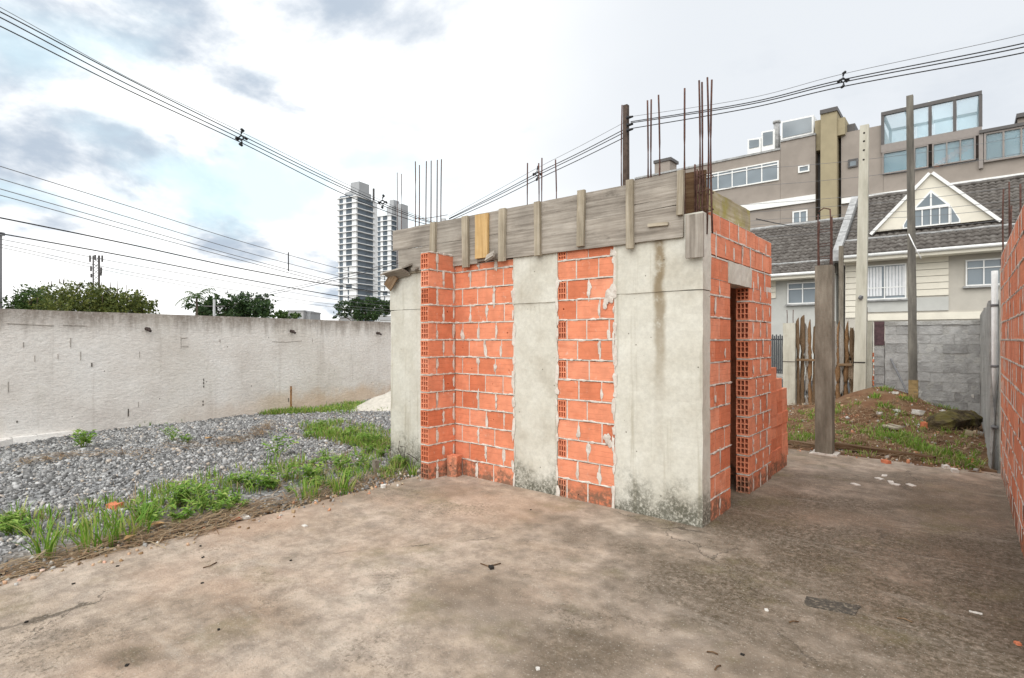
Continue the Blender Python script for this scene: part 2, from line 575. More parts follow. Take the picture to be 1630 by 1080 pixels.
def wood(name, cols, streak=0.5, moss=0.0):
    def fn(q, b):
        oc = q.objc()
        r = q.math('MULTIPLY', q.rnd(), 53.0)
        p = q.vmath('ADD', oc, q.comb(r, r, r))
        g = q.noise(q.map(p, scale=(0.7, 16, 16)), 2.2, 7, 0.68, 0.5)
        base = q.ramp(g, [(0.28, cols[0]), (0.5, cols[1]), (0.72, cols[2])])
        n = q.noise(p, 2.4, 5, 0.6)
        f = q.sstep(n, 0.25, 0.75, 0.75, 1.18)
        base = q.mix(1.0, base, q.comb(f, f, f), 'MULTIPLY')
        dk = q.sstep(q.noise(q.map(p, scale=(1, 3, 3), loc=(3, 1, 7)), 2.0, 6, 0.7), 0.60, 0.74)
        base = q.mix(q.math('MULTIPLY', dk, streak), base, (0.05, 0.043, 0.035))
        if moss:
            ms = q.sstep(q.noise(q.map(p, loc=(9, 2, 4)), 3.0, 6, 0.7), 0.40, 0.62)
            base = q.mix(q.math('MULTIPLY', ms, moss), base, (0.30, 0.27, 0.055))
        q.set(b.inputs['Base Color'], base)
        q.set(b.inputs['Normal'], q.bump(g, 0.5, 0.006))
    return mat(name, fn, 0.9, 0.15)
WOOD = wood('grey_weathered_wood', ((0.17, 0.145, 0.12), (0.31, 0.275, 0.235), (0.44, 0.40, 0.35)))
BATTEN = wood('pale_batten_wood', ((0.22, 0.18, 0.125), (0.36, 0.31, 0.235), (0.47, 0.42, 0.34)), 0.35)
MOSSWOOD = wood('mossy_wood', ((0.24, 0.20, 0.12), (0.38, 0.33, 0.22), (0.48, 0.44, 0.33)), 0.4, 0.75)
PLYWOOD = wood('orange_plywood', ((0.36, 0.22, 0.09), (0.50, 0.33, 0.15), (0.56, 0.42, 0.24)), 0.3)
BROWNWOOD = wood('brown_split_wood', ((0.09, 0.055, 0.03), (0.20, 0.13, 0.075), (0.34, 0.25, 0.17)), 0.5)
DARKPLANK = wood('wet_brown_plank', ((0.06, 0.035, 0.02), (0.13, 0.075, 0.04), (0.22, 0.15, 0.09)), 0.5)

RUST = plain('rusty_steel', (0.085, 0.042, 0.032), 0.85, 0.3, 0.35, 30.0)
DARKRUST = plain('dark_rusty_steel', (0.05, 0.035, 0.03), 0.8, 0.3, 0.3, 30.0)

def m_leftwall(q, b):
    p = q.pos()
    x, y, z = q.sep(p)
    n = q.noise(p, 0.9, 7, 0.6)
    base = q.ramp(n, [(0.3, (0.68, 0.625, 0.57)), (0.5, (0.80, 0.755, 0.70)), (0.7, (0.85, 0.82, 0.775))])
    fine = q.noise(q.map(p, scale=(1, 1, 1.8)), 16.0, 6, 0.7)
    f = q.sstep(fine, 0.25, 0.7, 0.86, 1.04)
    base = q.mix(1.0, base, q.comb(f, f, f), 'MULTIPLY')
    # grime washed down from the bare top edge
    dn = q.noise(q.map(p, scale=(3, 3, 0.5)), 2.2, 6, 0.68)
    top = q.sstep(q.math('ADD', z, q.math('MULTIPLY', dn, 0.75)), 2.00, 2.48)
    top = q.math('MULTIPLY', top, q.sstep(q.noise(p, 13.0, 5, 0.75), 0.25, 0.55, 0.45, 1.0))
    base = q.mix(q.math('MULTIPLY', top, 0.9), base, (0.24, 0.20, 0.165))
    stk = q.sstep(q.noise(q.map(p, scale=(2.2, 2.2, 0.12), loc=(1, 2, 3)), 1.8, 6, 0.65), 0.52, 0.72)
    base = q.mix(q.math('MULTIPLY', stk, 0.35), base, (0.42, 0.37, 0.32))
    pat = q.sstep(q.noise(q.map(p, loc=(6, 1, 3)), 0.7, 6, 0.6), 0.52, 0.6)
    base = q.mix(q.math('MULTIPLY', pat, 0.22), base, (0.60, 0.55, 0.47))
    # red mud splashed on the foot
    mn = q.noise(p, 1.6, 6, 0.65)
    mud = q.math('MULTIPLY', q.sstep(q.math('ADD', z, q.math('MULTIPLY', mn, -0.9)), -0.35, 0.05, 1.0, 0.0), q.sstep(y, 2.5, 8.0))
    base = q.mix(q.math('MULTIPLY', mud, 0.5), base, (0.58, 0.36, 0.17))
    spot = q.math('MULTIPLY', q.sstep(q.vor(p, 3.3), 0.03, 0.055, 1.0, 0.0), 0.8)
    base = q.mix(spot, base, (0.11, 0.09, 0.075))
    q.set(b.inputs['Base Color'], base)
    h = q.math('ADD', q.noise(q.map(p, scale=(1, 1, 2.0)), 11.0, 7, 0.72), q.math('MULTIPLY', q.noise(p, 2.0, 3), 0.6))
    q.set(b.inputs['Normal'], q.bump(h, 0.7, 0.03))
LEFTWALL = mat('rough_whitewashed_render', m_leftwall, 0.92, 0.15)

def m_greyrender(q, b):
    p = q.pos()
    n = q.noise(p, 2.0, 7, 0.68)
    base = q.ramp(n, [(0.3, (0.29, 0.283, 0.265)), (0.5, (0.42, 0.412, 0.39)), (0.7, (0.53, 0.525, 0.50))])
    q.set(b.inputs['Base Color'], base)
    h = q.math('ADD', q.noise(p, 22.0, 6, 0.75), q.math('MULTIPLY', q.noise(p, 70.0, 3), 0.4))
    q.set(b.inputs['Normal'], q.bump(h, 1.0, 0.03))
GREYRENDER = mat('grey_cement_render', m_greyrender, 0.95, 0.15)
def m_block(q, b):
    r = q.rnd()
    rv = q.math('MULTIPLY', r, 31.0)
    p = q.vmath('ADD', q.objc(), q.comb(rv, rv, 0.0))
    n = q.noise(p, 5.0, 7, 0.7)
    base = q.ramp(n, [(0.3, (0.25, 0.245, 0.235)), (0.5, (0.36, 0.355, 0.345)), (0.7, (0.46, 0.455, 0.44))])
    f = q.sstep(r, 0.0, 1.0, 0.86, 1.10)
    q.set(b.inputs['Base Color'], q.mix(1.0, base, q.comb(f, f, f), 'MULTIPLY'))
    q.set(b.inputs['Normal'], q.bump(q.noise(p, 28.0, 6, 0.75), 1.0, 0.02))
BLOCK = mat('grey_concrete_block', m_block, 0.95, 0.15)

WHITEPAINT = plain('white_paint', (0.78, 0.78, 0.76), 0.5, 0.4, 0.04)
PVC = plain('white_pvc', (0.74, 0.74, 0.73), 0.45, 0.4, 0.07, 12)
CREAM = plain('cream_paint', (0.70, 0.66, 0.56), 0.7, 0.3, 0.05, 2)
BEIGE = plain('beige_paint', (0.47, 0.44, 0.385), 0.8, 0.3, 0.05, 2)
GREYPAINT = plain('pale_grey_paint', (0.48, 0.48, 0.45), 0.8, 0.3, 0.05, 2)
BROWN = plain('taupe_paint', (0.30, 0.262, 0.228), 0.85, 0.25, 0.07, 1.2)
OLIVE = plain('ochre_paint', (0.335, 0.285, 0.185), 0.85, 0.25, 0.07, 1.2)
DARKTRIM = plain('dark_metal_trim', (0.085, 0.078, 0.075), 0.5, 0.4, 0.1)
TAUPEFRAME = plain('taupe_metal_frame', (0.25, 0.22, 0.20), 0.5, 0.4, 0.05)
BLACK = plain('black_cable_sheath', (0.022, 0.022, 0.024), 0.6, 0.3, 0.1)
GREYCABLE = plain('grey_cable', (0.16, 0.16, 0.165), 0.6, 0.3, 0.1)
STAIRM = plain('orange_stair_paint', (0.52, 0.19, 0.10), 0.7, 0.3, 0.05)
MAROON = plain('maroon_sheet_metal', (0.085, 0.045, 0.05), 0.6, 0.4, 0.3, 14)
CURTAIN = plain('white_curtain', (0.72, 0.73, 0.74), 0.9, 0.1, 0.05)
SAND = plain('pale_sand', (0.50, 0.465, 0.405), 0.95, 0.1, 0.12, 9, 0.0, 0.6)
ASPHALT = plain('asphalt', (0.055, 0.055, 0.056), 0.9, 0.25, 0.2, 3, 0.0, 0.4)
PAVING = plain('pavement_concrete', (0.30, 0.285, 0.26), 0.9, 0.25, 0.15, 3)
GATEM = plain('dark_gate_paint', (0.05, 0.052, 0.056), 0.5, 0.4, 0.1)
FARGREY = plain('far_grey_wall', (0.36, 0.36, 0.36), 0.85, 0.2, 0.06, 0.3)
TOWERWHITE = plain('tower_white', (0.74, 0.75, 0.755), 0.7, 0.3, 0.03, 0.2)
TOWERGREY = plain('tower_grey', (0.36, 0.37, 0.38), 0.7, 0.3, 0.05, 0.2)
WALLJOINT = plain('open_joint_grey', (0.36, 0.325, 0.29), 0.95, 0.1, 0.3, 20)
HOLEDARK = plain('hole_shadow_grey', (0.10, 0.088, 0.075), 0.95, 0.1, 0.3, 20)
CHARCOAL = plain('charcoal', (0.03, 0.027, 0.024), 0.95, 0.1, 0.3, 40)
CLAYBIT = plain('broken_clay', (0.56, 0.19, 0.10), 0.9, 0.2, 0.25, 20)
PALEBIT = plain('pale_rubble', (0.60, 0.575, 0.53), 0.95, 0.2, 0.2, 20)
LEAFBIT = plain('dead_leaf', (0.42, 0.26, 0.12), 0.9, 0.2, 0.3, 20)
def glassy(name, col, rough=0.06, alpha=1.0):
    def fn(q, b):
        n = q.noise(q.pos(), 0.35, 2)
        f = q.sstep(n, 0.3, 0.7, 0.8, 1.2)
        q.set(b.inputs['Base Color'], q.mix(1.0, col, q.comb(f, f, f), 'MULTIPLY'))
        b.inputs['IOR'].default_value = 1.5
        b.inputs['Alpha'].default_value = alpha
    return mat(name, fn, rough, 0.6)
GLASS = glassy('window_glass', (0.20, 0.235, 0.26))
BLUEGLASS = glassy('blue_tinted_glass', (0.36, 0.54, 0.62), 0.04, 0.32)
TOWERGLASS = plain('tower_glass', (0.105, 0.13, 0.155), 0.45, 0.25, 0.25, 0.25)

def m_tile(q, b):
    p = q.pos()
    n = q.noise(p, 3.0, 6, 0.7)
    base = q.ramp(n, [(0.3, (0.05, 0.043, 0.037)), (0.5, (0.10, 0.088, 0.078)), (0.72, (0.19, 0.178, 0.162))])
    q.set(b.inputs['Base Color'], base)
TILE = mat('dark_clay_tile', m_tile, 0.75, 0.35)
FLASH = plain('grey_ridge_mortar', (0.34, 0.34, 0.335), 0.85, 0.25, 0.25, 4)

def leafmat(name, cols, rough=0.6):
    def fn(q, b):
        r = q.island()
        base = q.ramp(r, [(0.0, cols[0]), (0.5, cols[1]), (1.0, cols[2])])
        q.set(b.inputs['Base Color'], base)
        b.inputs['Subsurface Weight'].default_value = 0.0
        b.inputs['Transmission Weight'].default_value = 0.0
        # leaves let some light through
        tr = q.n('ShaderNodeBsdfTranslucent')
        q.set(tr.inputs[0], base)
        mx = q.n('ShaderNodeMixShader')
        mx.inputs[0].default_value = 0.32
        out = [x for x in q.t.nodes if x.type == 'OUTPUT_MATERIAL'][0]
        q.t.links.new(b.outputs[0], mx.inputs[1])
        q.t.links.new(tr.outputs[0], mx.inputs[2])
        q.t.links.new(mx.outputs[0], out.inputs[0])
    return mat(name, fn, rough, 0.3)
GRASS = leafmat('bright_grass', ((0.09, 0.20, 0.02), (0.19, 0.34, 0.04), (0.40, 0.42, 0.13)))
WEED = leafmat('weed_leaf', ((0.08, 0.18, 0.025), (0.20, 0.36, 0.05), (0.38, 0.46, 0.12)))
DRYGRASS = leafmat('dry_straw', ((0.20, 0.12, 0.065), (0.33, 0.225, 0.13), (0.46, 0.36, 0.23)))
TREELEAF = leafmat('tree_leaf', ((0.03, 0.06, 0.015), (0.06, 0.11, 0.025), (0.11, 0.17, 0.04)))
OLIVELEAF = leafmat('olive_bush_leaf', ((0.05, 0.07, 0.015), (0.10, 0.13, 0.03), (0.19, 0.20, 0.045)))
DARKLEAF = leafmat('dark_tree_leaf', ((0.02, 0.045, 0.016), (0.04, 0.08, 0.025), (0.075, 0.12, 0.04)))
def m_litter(q, b):
    r = q.island()
    q.set(b.inputs['Base Color'], q.ramp(r, [(0.0, (0.10, 0.06, 0.035)), (0.25, (0.30, 0.19, 0.10)), (0.5, (0.45, 0.36, 0.25)), (0.7, (0.55, 0.23, 0.12)), (0.8, (0.62, 0.60, 0.55)), (1.0, (0.20, 0.19, 0.18))]))
LITTER = mat('mixed_litter', m_litter, 0.95, 0.15)
BARK = plain('bark', (0.10, 0.08, 0.06), 0.95, 0.1, 0.3, 8)
rng = random.Random(11)
npr = np.random.RandomState(5)

# ================================================================== THE GROUND
YF = 4.60           # front plane of the shed
XR = -1.71          # right plane of the shed
XW = 0.335          # face of the long brick wall on the right
SLAB_X0, SLAB_Y1 = -4.90, 8.72

g = MB()
g.add([(-900, -300, -0.16), (900, -300, -0.16), (900, 1500, -0.16), (-900, 1500, -0.16)], [(0, 1, 2, 3)])
struct(g.build('ground', GROUND, fix=False))

def grid_sheet(name, x0, x1, y0, y1, nx, ny, hf, matl):
    xs = np.linspace(x0, x1, nx + 1)
    ys = np.linspace(y0, y1, ny + 1)
    V = np.array([(x, y, hf(x, y)) for y in ys for x in xs])
    F = np.array([(j * (nx + 1) + i, j * (nx + 1) + i + 1, (j + 1) * (nx + 1) + i + 1, (j + 1) * (nx + 1) + i)
                  for j in range(ny) for i in range(nx)])
    return link(name, fast_mesh(name, V, F, matl, True))

def edge_x(y):      # ragged left edge of the slab
    return SLAB_X0 + 0.05 * mnoise.noise(Vector((y * 1.3, 3.0, 0))) + 0.02 * mnoise.noise(Vector((y * 6, 8.0, 0)))
def edge_y(x):
    return SLAB_Y1 + 0.06 * mnoise.noise(Vector((x * 1.3, 9.0, 0))) + 0.02 * mnoise.noise(Vector((x * 6, 2.0, 0)))
sb = MB()
N = 60
top = [(0.45, -4.0), (0.45, SLAB_Y1)]
top = [(edge_x(-4 + 12.7 * i / N), -4 + 12.7 * i / N) for i in range(N + 1)]
top += [(SLAB_X0 + 5.35 * i / 30, edge_y(SLAB_X0 + 5.35 * i / 30)) for i in range(1, 31)] + [(0.45, -4.0)]
n = len(top)
sb.add([(x, y, 0.0) for x, y in top] + [(x, y, -0.15) for x, y in top],
       [tuple(range(n))] + [(i, (i + 1) % n, (i + 1) % n + n, i + n) for i in range(n)])
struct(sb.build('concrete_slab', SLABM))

def hgrav(x, y):
    v = -0.05 + 0.035 * mnoise.noise(Vector((x * 0.9, y * 0.9, 1.0))) + 0.02 * mnoise.noise(Vector((x * 3, y * 3, 4.0)))
    v += 0.20 * math.exp(-((x + 9.6) / 1.3) ** 2 - ((y - 4.2) / 2.4) ** 2)     # low heap of gravel
    v += 0.10 * math.exp(-((x + 8.0) / 1.2) ** 2 - ((y - 2.2) / 1.5) ** 2)
    v += 0.10 * max(0.0, min(1.0, (y - 7) / 4))
    if x > -5.3:
        v = v * 0.3 - 0.035
    return v
struct(grid_sheet('gravel_ground', -13.2, -4.93, -3.0, 20.0, 100, 200, hgrav, GRAVBED))

def hdirt(x, y):
    v = -0.03 + 0.05 * mnoise.noise(Vector((x * 1.1, y * 1.1, 11.0))) + 0.035 * mnoise.noise(Vector((x * 3.7, y * 3.7, 14.0)))
    v += 0.62 * math.exp(-((x + 1.35) / 1.0) ** 2 - ((y - 13.6) / 1.6) ** 2)
    v += 0.10 * math.exp(-((x + 0.2) / 0.5) ** 2 - ((y - 11.6) / 1.0) ** 2)
    v *= max(0.15, min(1.0, (y - 8.7) / 1.0))
    return v
struct(grid_sheet('dirt_ground', -4.95, 0.30, 8.60, 16.0, 70, 90, hdirt, REDSOIL))
rd = MB()
rd.box(-60, 60, 17.0, 25.0, -0.3, -0.10)
struct(rd.build('road', ASPHALT))
pv_ = MB()
pv_.box(-60, 60, 16.02, 16.995, -0.3, 0.02)
pv_.box(-60, 60, 25.005, 27.3, -0.3, 0.02)
struct(pv_.build('pavement', PAVING))

# ================================================================== BRICKS
BC = {}
def brick_mesh(L, H, T, kind):
    """brick along local x, face at y=0 towards -y, z from 0; kind: plain / header / chip"""
    key = (round(L, 2), round(H, 2), round(T, 2), kind)
    if key in BC:
        return BC[key]
    L, H, T = key[:3]
    rr = random.Random(repr(key))
    holes = []
    if kind.startswith('header'):
        e, wv = 0.012, 0.011
        cw, ch = (L - 2 * e - 2 * wv) / 3, (H - 2 * e - 2 * wv) / 3
        xs, zs = [0], [0]
        for i in range(3):
            xs += [e + i * (cw + wv), e + i * (cw + wv) + cw]
            zs += [e + i * (ch + wv), e + i * (ch + wv) + ch]
        xs.append(L); zs.append(H)
        holes = {(i, k) for i in (1, 3, 5) for k in (1, 3, 5)}
        dep = 0.07
    elif kind.startswith('chip'):
        hx, hz = rr.uniform(0.25, 0.75) * L, rr.uniform(0.3, 0.7) * H
        wx, wz = rr.uniform(0.005, 0.010), rr.uniform(0.005, 0.009)
        xs, zs = [0, hx - wx, hx + wx, L], [0, hz - wz, hz + wz, H]
        holes = {(1, 1)}
        dep = 0.03
    else:
        xs, zs = [0, L], [0, H]
        dep = 0
    mb = MB()
    id = {}
    def v(i, k, d=0):
        if (i, k, d) not in id:
            ex = i in (0, len(xs) - 1) or k in (0, len(zs) - 1)
            j = 0.0022 if ex else (0.004 if kind.startswith('chip') else 0.0008)
            p = (xs[i] - L / 2 + rr.uniform(-j, j), (rr.uniform(-0.001, 0.001) if d == 0 else dep), zs[k] + rr.uniform(-j, j))
            id[(i, k, d)] = len(mb.v)
            mb.v.append(p)
        return id[(i, k, d)]
    for i in range(len(xs) - 1):
        for k in range(len(zs) - 1):
            if (i, k) in holes:
                q = [(i, k), (i + 1, k), (i + 1, k + 1), (i, k + 1)]
                for a in range(4):
                    c = (a + 1) % 4
                    mb.f.append((v(*q[a]), v(*q[c]), v(*q[c], 1), v(*q[a], 1)))
                mb.f.append(tuple(v(*c, 1) for c in q))
            else:
                mb.f.append((v(i, k), v(i + 1, k), v(i + 1, k + 1), v(i, k + 1)))
    # sides, back
    bk = len(mb.v)
    mb.v += [(-L / 2, T, 0), (L / 2, T, 0), (L / 2, T, H), (-L / 2, T, H)]
    nx, nz = len(xs) - 1, len(zs) - 1
    mb.f.append(tuple([v(i, 0) for i in range(nx + 1)] + [bk + 1, bk]))
    mb.f.append(tuple([v(nx - i, nz) for i in range(nx + 1)] + [bk + 3, bk + 2]))
    mb.f.append(tuple([v(0, nz - k) for k in range(nz + 1)] + [bk, bk + 3]))
    mb.f.append(tuple([v(nx, k) for k in range(nz + 1)] + [bk + 2, bk + 1]))
    mb.f.append((bk + 1, bk, bk + 3, bk + 2))
    BC[key] = mb.mesh('brick', BRICK)
    return BC[key]

ROTF, ROTR = 0.0, math.pi / 2      # facing -Y / facing +X
ROTL = -math.pi / 2                # facing -X
def put_brick(parent, axis, u, plane, z, L, H, T, kind):
    me = brick_mesh(L, H, T, kind + str(rng.randrange(3)))
    j = rng.uniform(-0.004, 0.002)
    a = rng.uniform(-0.006, 0.006)
    if axis == 'F':
        return link('brick', me, parent, (u, plane + j, z), (rng.uniform(-.004, .004), a, rng.uniform(-.008, .008)))
    if axis == 'R':
        return link('brick', me, parent, (plane - j, u, z), (0, 0, ROTR + rng.uniform(-.008, .008)))
    return link('brick', me, parent, (plane + j, u, z), (0, 0, ROTL + rng.uniform(-.008, .008)))

CH, BH, BL, JT = 0.2, 0.185, 0.24, 0.014
def blob(mb, axis, u, z, plane, a, b2, h=0.005):
    """irregular smear of mortar squeezed out over the face"""
    k = rng.randrange(8, 12)
    vs = []
    for ring, (s, hh) in enumerate(((1.0, 0.0), (0.62, h * 0.8), (0.0, h))):
        if s == 0:
            vs.append((u, z, hh))
            continue
        for i in range(k):
            t = 2 * math.pi * i / k
            rr = s * rng.uniform(0.6, 1.25)
            vs.append((u + a * rr * math.cos(t), z + b2 * rr * math.sin(t), hh))
    fs = [(i, (i + 1) % k, k + (i + 1) % k, k + i) for i in range(k)] + [(k + i, k + (i + 1) % k, 2 * k) for i in range(k)]
    if axis == 'F':
        out = [(p, plane - q - 0.001, r) for p, r, q in vs]
    elif axis == 'R':
        out = [(plane + q + 0.001, p, r) for p, r, q in vs]
    else:
        out = [(plane - q - 0.001, p, r) for p, r, q in vs]
    mb.add(out, fs)

def lay(parent, axis, u0, u1, plane, z0, z1, T=0.13, header=None, phase=0, smear=0.5, joint_back=None, chip=0.16, first=None):
    """lay running-bond courses between u0 and u1; header=(width, parity, end) shows hollow ends"""
    mor, smr = MB(), MB()
    i = 0
    z = z0
    def jbox(a, b, za, zb, rec=0.001):
        d = joint_back or T
        if axis == 'F':
            mor.box(a, b, plane + rec, plane + d, za, zb)
        elif axis == 'R':
            mor.box(plane - d, plane - rec, a, b, za, zb)
        else:
            mor.box(plane + rec, plane + d, a, b, za, zb)
    while z < z1 - 0.03:
        H = min(BH, z1 - z)
        us = u0
        if header and (header[1] is None or i % 2 == header[1]):
            wv = header[0]
            put_brick(parent, axis, us + wv / 2, plane, z, wv, H, T, 'header')
            us += wv + JT
            jbox(us - JT, us, z, z + H)
        cuts = []
        c = us + (BL * (first if first else (0.5 if (i + phase) % 2 else 1.0))) * rng.uniform(0.92, 1.06)
        if u1 - us < BL * 0.8:
            c = u1 + 1
        while c < u1 - 0.06:
            cuts.append(c)
            c += BL + JT + rng.uniform(-0.012, 0.012)
        a = us
        for c in cuts + [u1]:
            e = c if c == u1 else c - JT / 2
            L = e - a
            if L > 0.03:
                put_brick(parent, axis, a + L / 2, plane, z, L, H, T, 'chip' if rng.random() < chip else 'plain')
            if c != u1:
                jbox(e, e + JT, z, z + H, rng.uniform(-0.001, 0.004))
                if rng.random() < smear:
                    for _ in range(rng.randrange(2, 4)):
                        blob(smr, axis, e + JT / 2 + rng.uniform(-.012, .012), z + H * rng.uniform(0.15, 0.85), plane - 0.004 if axis != 'R' else plane + 0.004,
                             rng.uniform(0.009, 0.024), rng.uniform(0.03, 0.085), 0.003)
            a = e + JT
        jbox(u0, u1, z + H, min(z + CH, z1 + 0.004), rng.uniform(-0.002, 0.002))
        if z + CH < z1:
            u = u0 + 0.03
            while u < u1 - 0.02:
                if rng.random() < smear * 1.2:
                    blob(smr, axis, u, z + H + JT / 2 + rng.uniform(-.004, .004), plane - 0.003 if axis != 'R' else plane + 0.003,
                         rng.uniform(0.03, 0.08), rng.uniform(0.007, 0.014), 0.004)
                u += rng.uniform(0.05, 0.12)
        z += CH
        i += 1
    if mor.v:
        stuff(mor.build('mortar_joints', MORTAR, parent))
    if smr.v:
        stuff(smr.build('mortar_smears', MORTAR, parent))

# ================================================================== SHED
shed = thing('unfinished_brick_shed', 'roofless orange hollow-brick shed with concrete columns, timber formwork and bare rebar', 'shed', (-3.8, 5.6, 0))
xs_ = lambda px: onY(px, YF)
XL = xs_(622)
# concrete columns (two pours: the upper one slightly proud)
def column(x0, x1, y0, y1, zsplit, ztop, seed, lab=None):
    mb = MB()
    rough_box(x0, x1, y0, y1, -0.12, zsplit, 0.07, 0.006, seed, 5.0, mb)
    rough_box(x0 - 0.004, x1 + 0.003, y0 - 0.007, y1 + 0.005, zsplit + 0.002, ztop, 0.07, 0.006, seed + 3, 5.0, mb)
    o = mb.build('column', COLUMN, shed)
    if lab:
        o['label'] = lab
    return o
column(XL, -4.90, YF, YF + 0.22, 1.98, 2.47, 1)
column(xs_(818), xs_(887), YF, YF + 0.2, 1.98, 2.56, 2)
column(xs_(978), XR, YF, YF + 0.185, 2.02, 2.68, 3, 'wide corner column with a long brown water stain')
# back columns and plain back walls seen through the doorway
YB_ = 6.78
column(XL, XL + 0.25, YB_ - 0.2, YB_, 1.98, 2.6, 4)

# rib wall standing out to the front
RX1 = xs_(724)
RX0, RY0 = RX1 - 0.13, onX(682, RX1)
rib = MB()
rib.box(RX0 + 0.02, RX1 - 0.02, YF - 0.06, YF - 0.001, 0, 2.56)
ribw = rib.build('rib_wall', MORTAR, shed)
for i in range(13):
    z = i * CH
    L1 = 0.225 if i % 2 else 0.125
    tot = YF - RY0 - 0.002
    put_brick(ribw, 'F', (RX0 + RX1) / 2, RY0, z, 0.13, BH, L1, 'header')
    L2 = tot - L1 - JT
    put_brick(ribw, 'R', RY0 + L1 + JT + L2 / 2, RX1, z, L2, BH, 0.13, 'chip' if i in (5, 9) else 'plain')
mor, smr = MB(), MB()
for i in range(13):
    z = i * CH
    L1 = 0.225 if i % 2 else 0.125
    mor.box(RX0 + 0.001, RX1 - 0.0005, RY0 + 0.002, YF - 0.002, z + BH, z + CH - (0.0 if i < 12 else 0.006))
    mor.box(RX0 + 0.004, RX1 - 0.003, RY0 + L1, RY0 + L1 + JT, z, z + BH)
    for k in range(3):
        blob(smr, 'R', RY0 + L1 + JT / 2, z + BH * rng.uniform(.15, .85), RX1 + 0.004, rng.uniform(.012, .024), rng.uniform(.03, .07))
    for k in range(4):
        blob(smr, 'R', RY0 + 0.04 + 0.1 * k, z + BH + .007, RX1 + 0.003, rng.uniform(.03, .06), rng.uniform(.008, .016), .004)
    blob(smr, 'R', YF - 0.02, z + .1, RX1 + .003, rng.uniform(.012, .025), rng.uniform(.06, .1))
stuff(mor.build('mortar_joints', MORTAR, ribw))
stuff(smr.build('mortar_smears', MORTAR, ribw))

def wallpart(name, x0, x1, y0, y1, z0, z1):
    return MB().box(x0, x1, y0, y1, z0, z1).build(name, MORTAR, shed)
# recessed panel between rib and middle column
w1 = wallpart('infill_wall', RX1 + 0.01, xs_(818) - 0.002, YF + 0.132, YF + 0.16, 0, 2.46)
lay(w1, 'F', RX1 + 0.006, xs_(818) - 0.004, YF + 0.004, 0, 2.47, smear=0.55, phase=1)
# panel between the two right columns with hollow ends showing
w2 = wallpart('infill_wall', xs_(887) + 0.004, xs_(978) - 0.004, YF + 0.132, YF + 0.16, 0, 2.5)
lay(w2, 'F', xs_(887) + 0.006, xs_(978) + 0.004, YF + 0.004, 0, 2.52, header=(0.105, 0, 0), smear=0.5, first=1.0)
# ragged mortar along the column edges
ed = MB()
for px in (818, 887, 978):
    z = 0.05
    while z < 2.4:
        blob(ed, 'F', xs_(px) + rng.uniform(-.012, .012), z, YF - 0.004, rng.uniform(.008, .028), rng.uniform(.04, .12), 0.003)
        z += rng.uniform(0.07, 0.22)
for (px, py, s) in ((972, 465, 2.2), (968, 480, 1.6), (970, 700, 1.5), (975, 405, 1.3)):
    X = xs_(px)
    for k in range(4):
        blob(ed, 'F', X + rng.uniform(-.04, .04), zat(py, X, YF) + rng.uniform(-.05, .05), YF - 0.006, .018 * s, .026 * s, 0.005)
stuff(ed.build('mortar_smears', MORTAR, w2))

# side wall with the doorway
YD0, YD1, YE = onX(1163, XR), onX(1193, XR), onX(1228, XR)
YC = YF + 0.188
ZL0, ZL1 = 2.13, 2.335
w3 = wallpart('side_wall', XR - 0.16, XR - 0.132, YC, YD0, 0, 2.68)
lay(w3, 'R', YC, YD0, XR - 0.003, 0, ZL0 + 0.004, smear=0.5, phase=0)
w4 = wallpart('door_pier', XR - 0.125, XR - 0.03, YD1 + 0.24, YE - 0.02, 0, 2.0)
for i in range(11):
    z = i * CH
    H = min(BH, ZL0 - z)
    L1 = 0.225 if i % 2 else 0.125
    put_brick(w4, 'F', XR - 0.068, YD1, z, 0.13, H, L1, 'header')
    a = YD1 + L1 + JT
    while a < YE - 0.05:
        L = min(BL, YE - a)
        if YE - a - L < 0.07:
            L = YE - a
        put_brick(w4, 'R', a + L / 2, XR - 0.003, z, L, H, 0.13, 'chip' if rng.random() < .25 else 'plain')
        a += L + JT
mor, smr = MB(), MB()
for i in range(11):
    z = i * CH
    mor.box(XR - 0.128, XR - 0.003, YD1 + 0.002, YE - 0.004, z + BH, min(z + CH, ZL0))
    a = YD1 + (0.225 if i % 2 else 0.125)
    while a < YE - 0.1:
        mor.box(XR - 0.128, XR - 0.004, a, a + JT, z, z + min(BH, ZL0 - z))
        for k in range(2):
            blob(smr, 'R', a + .007, z + BH * rng.uniform(.15, .85), XR + .002, rng.uniform(.008, .02), rng.uniform(.025, .07))
        a += BL + JT
    for k in range(7):
        if rng.random() < .6 and z + BH < ZL0:
            blob(smr, 'R', YD1 + 0.05 + .11 * k, z + BH + .007, XR + .001, rng.uniform(.03, .07), rng.uniform(.007, .013), .004)
stuff(mor.build('mortar_joints', MORTAR, w4))
stuff(smr.build('mortar_smears', MORTAR, w4))
# lintel and the courses above it
rough_box(XR - 0.13, XR + 0.004, YD0 - 0.06, YD1 + 0.07, ZL0, ZL1, 0.05, 0.006, 9, 8.0).build('lintel', COLUMN, shed)
w5 = wallpart('upper_wall', XR - 0.16, XR - 0.132, YD0, YE, ZL0, 2.68)
lay(w5, 'R', YC, YD0 - 0.07, XR - 0.003, ZL0 + 0.006, ZL1 + 0.0, smear=0.5)
lay(w5, 'R', YD1 + 0.08, YE, XR - 0.003, ZL0 + 0.006, ZL1 + 0.0, smear=0.5)
lay(w5, 'R', YC, onX(1203, XR) - 0.02, XR - 0.003, ZL1 + 0.012, 2.71, smear=0.3, phase=1)
lay(w5, 'R', onX(1203, XR) + 0.012, YE, XR - 0.003, ZL1 + 0.012, 2.70, smear=0.4)
